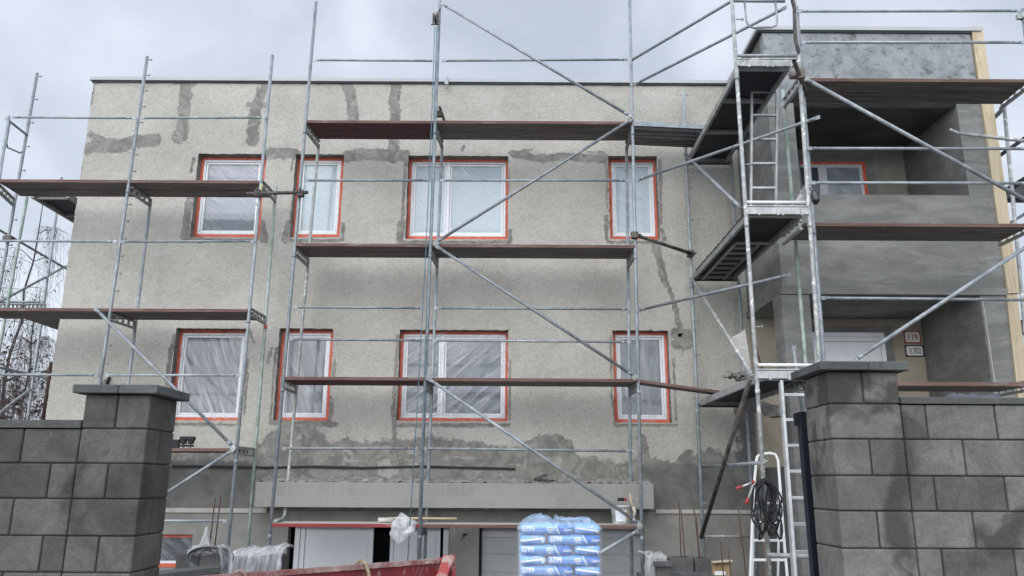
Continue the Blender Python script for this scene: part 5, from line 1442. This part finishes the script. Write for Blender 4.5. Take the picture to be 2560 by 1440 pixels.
br = thing('brush', 'long-handled flat brush hanging on the bucket beside the scaffold pole', 'brush', tuple(bk + Vector((.17, 0, .2))))
mb = MB(); mb.path([bk + Vector((.13, -.05, .42)), bk + Vector((.135, -.05, .32)), bk + Vector((.165, -.06, .24))], .011, 8, rr=[.01, .011, .018]); mb.build('handle', 'wood', br)
mb = MB(); mb.path([bk + Vector((.165, -.06, .24)), bk + Vector((.185, -.06, .17)), bk + Vector((.165, -.06, .08))], .02, 8, rr=[.022, .026, .018]); mb.build('bristles', 'fleece', br)
sp_ = onp(1468, SF + .12); mb = MB(); mb.box(sp_.x - .055, sp_.x + .055, sp_.y, sp_.y + .08, Zp, Zp + .07); tag(mb.build('sponge', 'fleece', bevel=.015), 'beige sponge block on the lowest plank above the blue bags', 'sponge')
# twin work light on the left deck
fl = at(462, 1112, SF + .25)
z0 = ZLF[2]
wl_ = thing('work_light', 'black twin work light with its two heads standing on the lower left deck', 'work light', (fl.x, fl.y, z0))
base = Vector((fl.x, fl.y, z0))
for dx_ in (-.02, .085):
    c = base + Vector((dx_, 0, .11))
    mb = MB(); mb.bar(c + Vector((-.055, 0, .035)), c + Vector((.055, 0, .035)), .08, .06); mb.bar(c + Vector((-.04, 0, -.01)), c + Vector((.04, 0, -.01)), .07, .06); mb.build('lamp_head', 'black', wl_, bevel=.014)
    mb = MB(); mb.tube(c + Vector((0, 0, -.04)), c + Vector((0, 0, -.11)), .014, 8); mb.build('stem', 'galv', wl_)
mb = MB(); mb.bar(base + Vector((-.24, 0, .045)), base + Vector((.13, 0, .045)), .05, .03); mb.bar(base + Vector((-.27, 0, .07)), base + Vector((-.08, 0, .07)), .07, .12); mb.build('cross_bar', 'black', wl_, bevel=.01)

# pulley and ropes on the middle pole
pw = at(1089, 50, SF - .12)
pl = thing('pulley', 'dark rope pulley hanging from the bent arm at the top of the middle scaffold pole', 'pulley', tuple(pw))
mb = MB(); mb.path([pw + Vector((.06, .12, .30)), pw + Vector((.02, .06, .22)), pw + Vector((-.0, .0, .14)), pw + Vector((.0, 0, .05))], .02, 8); mb.build('arm', 'galvworn', pl)
mb = MB(); mb.tube(pw + Vector((-.012, 0, 0)), pw + Vector((.012, 0, 0)), .075, 18); mb.build('wheel', 'black', pl)
mb = MB(); mb.bar(pw + Vector((-.035, 0, .12)), pw + Vector((-.035, 0, -.09)), .012, .03, up=(1, 0, 0)); mb.bar(pw + Vector((.035, 0, .12)), pw + Vector((.035, 0, -.09)), .012, .03, up=(1, 0, 0)); mb.tube(pw + Vector((-.07, 0, -.08)), pw + Vector((.06, 0, -.08)), .011, 8); mb.build('cheek', 'darktube', pl)
rp_ = MB()
for pts in (([1087, 66], [1079, 300], [1065, 620], [1044, 1000], [1018, 1420]), ([1092, 66], [1086, 250], [1078, 500], [1066, 800], [1052, 1420])):
    rp_.path([at(x, y, SF - .13) for x, y in pts], .0065, 8)
tag(rp_.build('hoist_rope', 'rope'), 'blue hoist rope hanging in two strands beside the middle scaffold pole', 'rope')

# ------------------------------------------------------------------ right yard: ladder, stepladder, cable, blocks
la = thing('ladder', 'grey aluminium ladder leaning on the stair tower beside the right pillar', 'ladder', (3.0, 7.6, GZ))
ya, yb = 8.75, 7.7
a, b = at(1952, 955, ya), at(1983, 1395, yb)
a2, b2 = at(2022, 955, ya), at(2056, 1395, yb)
d = (b - a); k = (ground_z(2.9, yb) - a.z) / d.z; b = a + d * k; d2 = b2 - a2; b2 = a2 + d2 * ((ground_z(2.9, yb) - a2.z) / d2.z)
for p, q2 in ((a, b), (a2, b2)):
    mb = MB(); mb.bar(p, q2, .03, .07, up=(0, 1, 0)); mb.build('stile', 'alu', la, bevel=.004)
for y in (987, 1050, 1114, 1178, 1244, 1311, 1380):
    # rung height from the photo on the ladder's own plane
    best = min(range(400), key=lambda i: abs((lambda v: (v.z / v.y))(a.lerp(b, i / 400)) - ray(1975, y).z / ray(1975, y).y))
    mb = MB(); mb.bar(a.lerp(b, best / 400), a2.lerp(b2, best / 400), .035, .032); mb.build('rung', 'alu', la, bevel=.004)
st = thing('stepladder', 'scuffed white metal stepladder with a rounded top hoop below the stair tower', 'stepladder', (3.0, 9.4, GZ))
ys_, yt = 9.25, 9.5
def sl(x, y): return at(x, y, yt + (ys_ - yt) * (y - 1135) / 305)
L0 = [sl(1889, 1440), sl(1885, 1360), sl(1880, 1300), sl(1886, 1200), sl(1891, 1150), sl(1895, 1138), sl(1905, 1134), sl(1925, 1133), sl(1937, 1138), sl(1944, 1150), sl(1949, 1200), sl(1954, 1300), sl(1959, 1360), sl(1966, 1440)]
L0 = [sl(1876, 1440), sl(1879, 1360), sl(1881, 1300), sl(1884, 1230), sl(1890, 1160), sl(1893, 1142), sl(1902, 1135), sl(1925, 1133), sl(1938, 1136), sl(1945, 1150), sl(1949, 1200), sl(1956, 1300), sl(1961, 1360), sl(1968, 1440)]
e0 = L0[0] + (L0[0] - L0[1]) * 6.2; e1 = L0[-1] + (L0[-1] - L0[-2]) * 6.2
mb = MB(); mb.path([e0] + L0 + [e1], .0165, 10); mb.build('hoop_frame', 'whitepaint', st)
for (xa, ya_, xb, yb_) in ((1888, 1258, 1952, 1260), (1882, 1306, 1960, 1309), (1880, 1351, 1964, 1356), (1879, 1400, 1966, 1405)):
    p, q2 = sl(xa, ya_), sl(xb, yb_); mb = MB(); mb.box(p.x, q2.x, p.y - .01, p.y + .07, p.z - .012, p.z + .012); mb.build('tread', 'alu' if ya_ < 1300 else 'whitepaint', st, bevel=.003)
for s in (0, 1):
    p = sl(1886, 1240) if s == 0 else sl(1950, 1240); mb = MB(); mb.tube(p + Vector((0, .03, 0)), p + Vector((.0, .75, GZ - p.z)), .014, 8); mb.build('rear_leg', 'whitepaint', st)
# cable coil with clamp ends
cc = at(1912, 1272, TF - .12)
cb = thing('cable_coil', 'thick coil of black welding cable hung on the stair tower pole', 'cable', tuple(cc))
mb = MB(); rr_ = random.Random(5)
for i in range(11):
    ph = rr_.uniform(-.13, .13); wd = rr_.uniform(.05, .115); ht = rr_.uniform(.21, .305); off = rr_.uniform(-.04, .06)
    pts = []
    for k in range(29):
        t = 2 * math.pi * k / 28
        x = wd * math.sin(t) * (1 + .15 * math.cos(t)); z = ht * math.cos(t)
        top = cc.z + .30
        zz = top - (ht - z) + .02 * math.sin(3 * t + i)
        xx = cc.x + x + ph * ((ht - z) / (2 * ht)) + off * .2 + .01 * math.sin(5 * t + i)
        pts.append((xx, cc.y - .05 + .045 * math.cos(t * 2 + i) + .012 * (i - 5), zz))
    mb.path(pts, .0095, 7)
mb.build('coil', 'cable', cb)
mb = MB(); p0, p1, p2, p3 = at(1886, 1204, TF - .2), at(1848, 1219, TF - .2), at(1880, 1225, TF - .2), at(1868, 1252, TF - .2)
mb.tube(p0, p1, .011, 8); mb.tube(p2 + Vector((.02, 0, .06)), p3, .011, 8); mb.build('clamp_jaw', 'galvworn', cb)
mb = MB(); d = (p1 - p0).normalized(); mb.tube(p1 - d * .03, p1 + d * .04, .019, 10); mb.tube(p0, p0 + d * .03, .019, 10); mb.build('clamp_grip', 'redplastic', cb); mb = MB(); d = (p3 - p2).normalized(); mb.tube(p3 - d * .03, p3 + d * .04, .019, 10); mb.build('clamp_grip', 'redplastic', cb)
# bank of rubble behind the blocks
def rub(u, v):
    x = 1.7 + 3.0 * u; y = 8.7 + 2.9 * v
    e = math.sin(math.pi * min(1, max(0, u))) ** .5 * min(1, (1 - v) / .05 + .4) * min(1, v / .15)
    return (x, y, GZ + (1.25 + .12 * fbm(u * 9, v * 7)) * max(0, e))
mb = MB(); mb.grid(rub, 50, 40)
tag(mb.build('rubble_bank', 'rubble', recalc=False), 'bank of rubble and soil against the house below the stair tower', kind='structure')
mb = MB(); rr_ = random.Random(9)
for i in range(150):
    px_, y = rr_.uniform(1800, 2000), rr_.uniform(9.4, 11.2)
    x = ray(px_, 1410).x / ray(px_, 1410).y * y; u, v = (x - 1.7) / 3.0, (y - 8.7) / 2.9
    if not (0 < u < 1 and 0 < v < 1): continue
    z = rub(u, v)[2]; s = rr_.uniform(.012, .05); q = Vector((rr_.uniform(-1, 1), rr_.uniform(-1, 1), rr_.uniform(-.4, .4))).normalized()
    mb.bar(Vector((x, y, z + s * .2)) - q * s, Vector((x, y, z + s * .2)) + q * s, s * rr_.uniform(.8, 1.6), s * rr_.uniform(.5, 1))
tag(mb.build('debris', 'rubble'), 'broken chips and debris on the rubble bank', kind='stuff')
# hollow blocks with rebar (retaining wall)
BY = 8.3
def wblock(x0p, x1p, ytop, ybot, Y, dep, label, mat='block'):
    a, b = at(x0p, ytop, Y), at(x1p, ybot, Y)
    o = thing('formwork_block', label, 'block', ((a.x + b.x) / 2, Y + dep / 2, b.z), 'hollow concrete blocks by the stair tower')
    mb = MB(); x0, x1, z0, z1 = a.x, b.x, b.z, a.z; t = .03
    mb.box(x0, x1, Y, Y + t, z0, z1); mb.box(x0, x1, Y + dep - t, Y + dep, z0, z1); mb.box(x0, x0 + t, Y + t, Y + dep - t, z0, z1); mb.box(x1 - t, x1, Y + t, Y + dep - t, z0, z1)
    mb.build('shell', mat, o, bevel=.004); return a, b
M['blockdark'] = block_mat('dark_block', (0.085, 0.083, 0.08), (0.125, 0.122, 0.118), (0.07, 0.068, 0.066))
wblock(1676, 1735, 1394, 1436, BY, .2, 'dark hollow block holding the taller rusty bars, left of its pair', 'blockdark')
wblock(1737, 1780, 1396, 1437, BY, .2, 'narrower dark hollow block, right of its pair by the stair tower', 'blockdark')
a, b = at(1676, 1437, BY), at(1780, 1437, BY)
mb = MB(); mb.box(a.x - .3, b.x + .02, BY - .01, BY + .24, GZ, a.z - .001); tag(mb.build('retaining_wall', 'blockdark'), 'low dark block retaining wall under the hollow blocks', 'wall')
a = at(1690, 1437, BY - .3); mb = MB(); mb.bar((a.x, a.y, a.z), (a.x + .34, a.y + .05, a.z - .02), .3, .05); tag(mb.build('paving_slab', 'coping', bevel=.005), 'loose grey slab lying in front of the dark hollow blocks', 'slab')
a = at(1640, 1400, BY - .1)
mb = MB(); mb.box(a.x, at(1676, 1400, BY).x - .01, a.y, a.y + .32, GZ, a.z - .06); mb.box(a.x - .02, at(1676, 1400, BY).x - .012, a.y - .03, a.y + .34, a.z - .058, a.z - .015); tag(mb.build('block_stack', 'blockdark'), 'dark blocks with a capping slab under polythene beside the pole', 'blocks')
sh0, sh1 = at(1608, 1396, BY + .1), at(1662, 1396, BY + .1)
def drape(u, v):
    x = sh0.x + (sh1.x - sh0.x) * u + .01 * math.sin(v * 9); e = v
    if v < .35: y = BY + .45 - v / .35 * .5; z = sh0.z + .05 - .03 * abs(u - .4) + .02 * fbm(u * 6, v * 6)
    else: y = BY - .05 - .03 * fbm(u * 9, v * 2); z = sh0.z + .05 - (v - .35) * .75
    return (x + .02 * fbm(u * 4, v * 7, 3), y, z)
mb = MB(); mb.grid(drape, 26, 30); tag(mb.build('polythene_sheet', 'sheet', recalc=False), 'clear polythene draped over the blocks right of the blue bags', 'sheet')
# rebars
for (xa, ya_, xb, yb_, Y, lab) in ((1697, 1249, 1703, 1396, BY + .1, 'tallest rusty bar in the dark blocks, first from the polythene'), (1702, 1273, 1713, 1398, BY + .12, 'rusty bar leaning close beside the tallest one'), (1732, 1250, 1750, 1397, BY + .08, 'rusty bar leaning beside the foot of the dark strut'), (1741, 1292, 1748, 1396, BY + .13, 'short rusty bar almost touching the strut foot'), (1801, 1355, 1809, 1440, BY + .3, 'short rusty bar before the carton'), (1822, 1378, 1827, 1440, BY + .3, 'shortest rusty bar at the edge of the carton'), (1844, 1255, 1866, 1440, BY + .5, 'long thin rusty bar beside the white stepladder')):
    mb = MB(); a, b = at(xa, ya_, Y), at(xb, yb_, Y); mb.tube(a, b + (b - a) * .4, .006, 8)
    tag(mb.build('rebar', 'rust'), lab, 'rebar', 'rusty reinforcing bars on the right')
a, b = at(1781, 1408, 9.3), at(1829, 1440, 9.3)
ct = thing('carton', 'torn printed carton lying on the rubble behind the hollow blocks', 'carton', ((a.x + b.x) / 2, 9.4, b.z))
mb = MB(); mb.box(a.x, b.x, 9.3, 9.5, b.z, a.z); mb.build('box', 'carton', ct)
mb = MB(); mb.box(a.x + .02, a.x + .14, 9.298, 9.3, b.z + .01, b.z + .05); mb.build('label_panel', 'bagwhite', ct)
mb = MB(); mb.bar((a.x - .01, 9.3, a.z + .01), (b.x + .01, 9.3, a.z + .03), .14, .01); mb.build('flap', mottle('pale_card', (0.4, 0.34, 0.27), (0.5, 0.44, 0.36), 5), ct)

# ------------------------------------------------------------------ left yard: blocks, polythene, rebar
LB = 8.6
a, b = at(441, 1385, LB), at(553, 1422, LB)
mb = MB(); mb.box(a.x, (a.x + b.x) / 2 - .003, LB, LB + .25, GZ, a.z); mb.box((a.x + b.x) / 2 + .003, b.x, LB, LB + .25, GZ, a.z - .003)
tag(mb.build('block_stack', 'blockdark', bevel=.005), 'stack of dark blocks under the grey cable loops on the left', 'blocks')
a = at(400, 1437, LB - .5); mb = MB(); mb.bar((a.x - .1, a.y, a.z - .02), tuple(at(545, 1421, LB - .2)), .3, .06); tag(mb.build('paving_slab', 'coping', bevel=.005), 'long grey slab lying before the left block stack', 'slab')
mb = MB(); c = at(517, 1396, LB - .06)
for i in range(5):
    w_, h_2 = .19 + .012 * i, .085 + .012 * i
    mb.path([(c.x + w_ * math.cos(2 * math.pi * k / 26) + .012 * i, c.y - .01 * i, c.z + h_2 * math.sin(2 * math.pi * k / 26) + .012 * math.cos(2 * math.pi * k / 26 * 2)) for k in range(27)], .007, 6)
tag(mb.build('cable_coil', 'cablegrey'), 'loops of thin grey cable hanging over the left block stack', 'cable')
for (xa, ya_, xb, yb_, lab) in ((538, 1245, 527, 1340, 'rusty bar left of its pair above the polythene hood'), (552, 1241, 537, 1365, 'rusty bar right of its pair above the polythene hood')):
    mb = MB(); a, b = at(xa, ya_, LB + .1), at(xb, yb_, LB + .1); mb.tube(a, b + (b - a) * .5, .0075, 8); tag(mb.build('rebar', 'rust'), lab, 'rebar', 'rusty reinforcing bars on the left')
# polythene hood over the left blocks, with a peak and a tail hanging down
hc = at(515, 1380, LB + .02)
def hoodL(u, v):
    px_ = 468 + 102 * u
    topy = 1374 - 16 * math.sin(math.pi * min(1, u * 1.1)) - (44 * max(0, 1 - abs(u - .47) / .17) ** 1.2) + 4 * fbm(u * 9, 1)
    boty = 1384 + 6 * math.sin(u * 5) + (12 if u < .1 else 0)
    y = topy + (boty - topy) * v
    return at(px_ + 2 * fbm(u * 7, v * 6), y, LB - .03 - .10 * math.sin(math.pi * v) - .03 * fbm(u * 8, v * 5) + .12 * (1 - v))
mb = MB(); mb.grid(hoodL, 40, 14)
def tail(u, v):
    px_ = 530 + 30 * v ** .5 + 30 * u - 10 * v ** 2 * (1) + (1 - v) * 6
    return at(px_ + 2 * fbm(u * 5, v * 4), 1366 + 78 * v - 8 * u * (1 - v) + 10 * u * v, LB - .12 - .05 * math.sin(u * 7 + v * 3))
mb.grid(tail, 14, 26)
tag(mb.build('polythene_sheet', 'sheet', recalc=False), 'peaked white polythene over the left block stack with a tail hanging down', 'sheet')
PY = 9.4
q0, q1 = at(568, 1400, PY), at(706, 1380, PY)
mb = MB(); mb.box(q0.x + .03, q1.x - .05, PY + .06, PY + .5, GZ, at(620, 1392, PY).z)
tag(mb.build('material_stack', 'blockdark', bevel=.03), 'dark stack of building material under ribbed clear polythene', 'stack')
def coverL(u, v):
    x = q0.x + (q1.x - q0.x) * u
    ztop = at(568 + 138 * u, 1397 - 18 * u - (10 * max(0, 1 - abs(u - .12) / .2)), PY).z
    if v < .4:
        y = PY + .55 - v / .4 * .55; z = ztop + .02 * fbm(u * 7, v * 6) + .07 * math.sin(math.pi * v / .4) * (.6 + fbm(u * 5, 2)) + .05 * math.sin(math.pi * u) * (1 - v / .4)
    else:
        k = (v - .4) / .6; y = PY - .03 * math.sin(u * 42 + 3 * fbm(u * 9, k)) * (.3 + k) - .07 * k; z = ztop - k * .55
        x += .02 * fbm(u * 12, k * 3)
    return (x, y, z)
mb = MB(); mb.grid(coverL, 90, 40)
def crest(u, v):
    px_ = 570 + 120 * u; s = math.sin(math.pi * u) ** .6
    return at(px_, 1392 - 8 * u - (26 - 12 * u) * s * v * (1 + .3 * fbm(u * 6, v * 3)), PY + .1 + .1 * v + .04 * fbm(u * 9, v * 6))
mb.grid(crest, 40, 12)
tag(mb.build('polythene_sheet', 'sheet', recalc=False), 'ribbed clear polythene draped over the dark stack at the left poles', 'sheet')

# ------------------------------------------------------------------ odds and ends high up
c = at(2036, 494, TF - .1)
bb_ = thing('bin_bag', 'small black plastic bag tied to the stair tower beside the loggia', 'bag', tuple(c))
mb = MB()
def bf(u, v):
    t = 2 * math.pi * u; s = math.pi * v; r = math.sin(s) ** .7 * (1 + .45 * fbm(math.cos(t) * 2, math.sin(t) * 2, v * 4))
    return (c.x + .045 * r * math.cos(t) + .01 * math.sin(v * 3), c.y + .04 * r * math.sin(t), c.z + .09 * math.cos(s))
mb.grid(bf, 24, 18, wrap=True); mb.build('sack', mottle('shiny_black_film', (0.008, 0.008, 0.01), (0.015, 0.015, 0.018), 8, 0.22, 0.4, 20, 0.02, spec=0.6), bb_, recalc=False)
mb = MB(); mb.path([c + Vector((-.02, 0, .08)), c + Vector((-.05, 0, .12)), c + Vector((-.02, 0, .13))], .006, 6); mb.build('knot', 'black', bb_)
c = at(2002, 500, TF + .25)
def nf(u, v): return at(2012 - 24 * v * u - 2 * u, 468 + 40 * v - 4 * u + 5 * fbm(u * 3, v * 3), TF + .2 + .03 * fbm(u * 4, v * 5))
mb = MB(); mb.grid(nf, 12, 16); tag(mb.build('plastic_rag', 'sheet', recalc=False), 'pale scrap of plastic hanging behind the stair tower beam', 'rag')
# boards and debris on the lowest tower deck
c0 = at(1862, 893, 10.4)
mb = MB(); pl_ = [at(1824, 846, 10.0), at(1863, 824, 10.0), at(1878, 925, 9.95), at(1870, 935, 9.95)]
i = len(mb.v); mb.v += [tuple(p) for p in pl_] + [tuple(p + Vector((.0, .02, 0))) for p in pl_]
for f in ((0, 1, 2, 3), (7, 6, 5, 4), (0, 4, 5, 1), (1, 5, 6, 2), (2, 6, 7, 3), (3, 7, 4, 0)): mb.face([i + k for k in f])
tag(mb.build('plastering_board', board_mat('mortar_caked_board', (0.30, 0.285, 0.26), (0.42, 0.40, 0.375), (0.16, 0.12, 0.10), .7)), 'mortar-caked board propped in the corner of the lowest tower deck', 'board')
mb = MB(); mb.tube(at(1887, 862, 10.4), at(1907, 925, 10.3), .012, 8); tag(mb.build('stick', 'rust'), 'thin reddish stick leaning behind the plastering board', 'stick')
mb = MB(); c = at(1840, 946, 10.9)
for i in range(14):
    q = c + Vector((random.uniform(-.2, .28), random.uniform(-.2, .1), random.uniform(.02, .09) - .03)); s = random.uniform(.03, .09); v = Vector((random.uniform(-1, 1), random.uniform(-.5, .5), random.uniform(-.3, .3))).normalized()
    mb.bar(q - v * s, q + v * s, s, s * .6)
tag(mb.build('mortar_scraps', 'crumb'), 'heap of mortar scraps on the lowest tower deck', kind='stuff')
# tarpaulin on the wall behind the fence
T0, T1 = at(2370, 993, 6.4), at(2522, 990, 6.4)
mb = MB(); mb.grid(lambda u, v: (T0.x + (T1.x - T0.x) * u, 6.4 + .3 * v, T0.z - .05 + (.09 * min(1, u / .22 + .1) * (1 if u < .97 else .6) + .02 * fbm(u * 8, v * 5)) * math.sin(math.pi * min(1, v * 1.0)) ** .5), 40, 14)
tp = tag(mb.build('tarpaulin', 'tarp', recalc=False), 'crumpled grey tarpaulin lying behind the right block wall', 'tarpaulin')
mb = MB(); mb.box(T0.x, T1.x, 6.42, 6.68, STREET - .5, T0.z - .06); tag(mb.build('board_stack', 'timber', bevel=.004), 'stack of new timber boards under the grey tarpaulin', 'timber')

# ------------------------------------------------------------------ trees beyond the gable
def birch(base, H, seed, label, lean=0.0, ntw=320, spread=2.6, drop=(1.2, 3.2)):
    r = random.Random(seed); base = Vector(base)
    o = thing('birch_tree', label, 'tree', tuple(base), 'bare trees left of the house')
    tr_ = MB(); pts = []
    for i in range(13):
        k = i / 12; pts.append(base + Vector((lean * k + .55 * fbm(k * 2.5 + seed, 1) * k, .3 * fbm(k * 3, seed), H * k)))
    tr_.path(pts, .1, 8, rr=[.075 * (1 - .92 * i / 12) + .006 for i in range(13)])
    tr_.build('trunk', 'twig', o)
    lb_ = MB(); tw = MB(); lf = MB()
    for i in range(22):
        k = .22 + .74 * r.random(); p = pts[0].lerp(pts[-1], k); p = pts[min(12, int(k * 12))]
        an = r.uniform(0, 2 * math.pi); ln = spread * (1.15 - k) * r.uniform(.7, 1.3) + .4
        dr_ = Vector((math.cos(an), math.sin(an) * .8, 0))
        lp_ = [p + dr_ * (ln * t) + Vector((0, 0, ln * (.75 * t - .75 * t * t))) + Vector((.12 * fbm(t * 3, i), .12 * fbm(i, t * 3), 0)) for t in (0, .2, .4, .6, .8, 1)]
        lb_.path(lp_, .02, 5, rr=[.014, .011, .008, .006, .005, .004])
        for j in range(ntw // 30):
            t = r.uniform(.25, 1); q = lp_[min(5, int(t * 5))] + Vector((r.uniform(-.15, .15), r.uniform(-.15, .15), 0))
            L_ = r.uniform(*drop); sw = Vector((r.uniform(-.5, .5), r.uniform(-.5, .5), 0))
            tp_ = [q + sw * (s * (1.2 - .4 * s)) + Vector((.05 * fbm(s * 4, j + i * 9), .05 * fbm(s * 4, j), .25 * s - L_ * s * s)) for s in (0, .2, .4, .6, .8, 1)]
            tw.path(tp_, .005, 3, rr=[.0038, .0036, .0034, .003, .0027, .002])
            for s in range(2):
                m = tp_[r.randint(1, 4)]; e = m + Vector((r.uniform(-.35, .35), r.uniform(-.35, .35), r.uniform(-.55, -.1)))
                tw.path([m, m.lerp(e, .5) + Vector((0, 0, .05)), e], .004, 3, rr=[.004, .0035, .0025])
                if r.random() < .3:
                    for g in range(2):
                        c = m.lerp(e, r.random()); s_ = r.uniform(.018, .045); v1 = Vector((r.uniform(-1, 1), r.uniform(-1, 1), r.uniform(-1, 1))) * s_; v2 = Vector((r.uniform(-1, 1), r.uniform(-1, 1), r.uniform(-1, 1))) * s_
                        n = len(lf.v); lf.v += [tuple(c - v1), tuple(c + v2), tuple(c + v1), tuple(c - v2)]; lf.face((n, n + 1, n + 2, n + 3))
    lb_.build('limbs', 'twig', o); tw.build('twigs', 'twig', o, recalc=False); lf.build('leaves', 'leaf', o, recalc=False)
def gp_(px, Y): d = ray(px, 1000); return (d.x / d.y * Y, Y, GZ)
birch(gp_(5, 23), 11.0, 3, 'tall bare birch with hanging twigs beyond the gable scaffold', .3, 420, 3.0, (.8, 2.4))
birch(gp_(85, 27), 8.8, 8, 'slimmer bare birch farther back between the scaffold poles', -.4, 420, 2.6, (.6, 1.9))
birch(gp_(-150, 20), 11.0, 5, 'leaning bare birch at the left edge with drooping branches', .6, 420, 3.4, (1.0, 2.8))
def bush(base, H, Wd, seed, label, nst=26, nlf=900):
    r = random.Random(seed); base = Vector(base)
    o = thing('shrub', label, 'shrub', tuple(base), 'brown shrubs left of the house')
    s_ = MB(); lf = MB()
    for i in range(nst):
        an = r.uniform(0, 2 * math.pi); e = base + Vector((math.cos(an) * Wd * r.random() ** .5, math.sin(an) * Wd * .5 * r.random(), H * r.uniform(.6, 1.05)))
        st_ = [base.lerp(e, t) + Vector((.2 * fbm(t * 3, i + seed), .2 * fbm(i + seed, t * 3), 0)) + Vector((math.cos(an), 0, 0)) * .3 * math.sin(t * math.pi) for t in (0, .25, .5, .75, 1)]
        s_.path(st_, .01, 4, rr=[.02, .016, .012, .008, .004])
        for j in range(14):
            m = st_[r.randint(1, 4)].lerp(st_[r.randint(1, 4)], r.random()); q = m + Vector((r.uniform(-.6, .6), r.uniform(-.4, .4), r.uniform(-.2, .55)))
            s_.path([m, m.lerp(q, .5) + Vector((0, 0, .06)), q], .004, 3, rr=[.007, .005, .003])
            for g in range(max(1, nlf // (nst * 14))):
                c = m.lerp(q, r.random()) + Vector((r.uniform(-.06, .06), r.uniform(-.06, .06), r.uniform(-.06, .06))); k = r.uniform(.025, .055)
                v1 = Vector((r.uniform(-1, 1), r.uniform(-1, 1), r.uniform(-1, 1))) * k; v2 = Vector((r.uniform(-1, 1), r.uniform(-1, 1), r.uniform(-1, 1))) * k
                n = len(lf.v); lf.v += [tuple(c - v1), tuple(c + v2), tuple(c + v1), tuple(c - v2)]; lf.face((n, n + 1, n + 2, n + 3))
    s_.build('stems', 'twig', o, recalc=False); lf.build('leaves', 'leaf', o, recalc=False)
bush(gp_(40, 17), 5.2, 1.7, 21, 'dense shrub with withered brown leaves behind the left block wall', 40, 4200)
bush(gp_(105, 19), 4.9, 1.2, 22, 'narrower brown shrub close to the gable corner', 30, 2600)
bush(gp_(-40, 18), 5.6, 1.8, 23, 'brown shrub at the left edge behind the scaffold poles', 30, 2600)
# rusty downpipe stub behind the gable corner
mb = MB(); mb.tube(at(129, 905, F + 1.2), at(108, 1050, F + 1.2), .035, 10); mb.build('downpipe', 'rust', house)
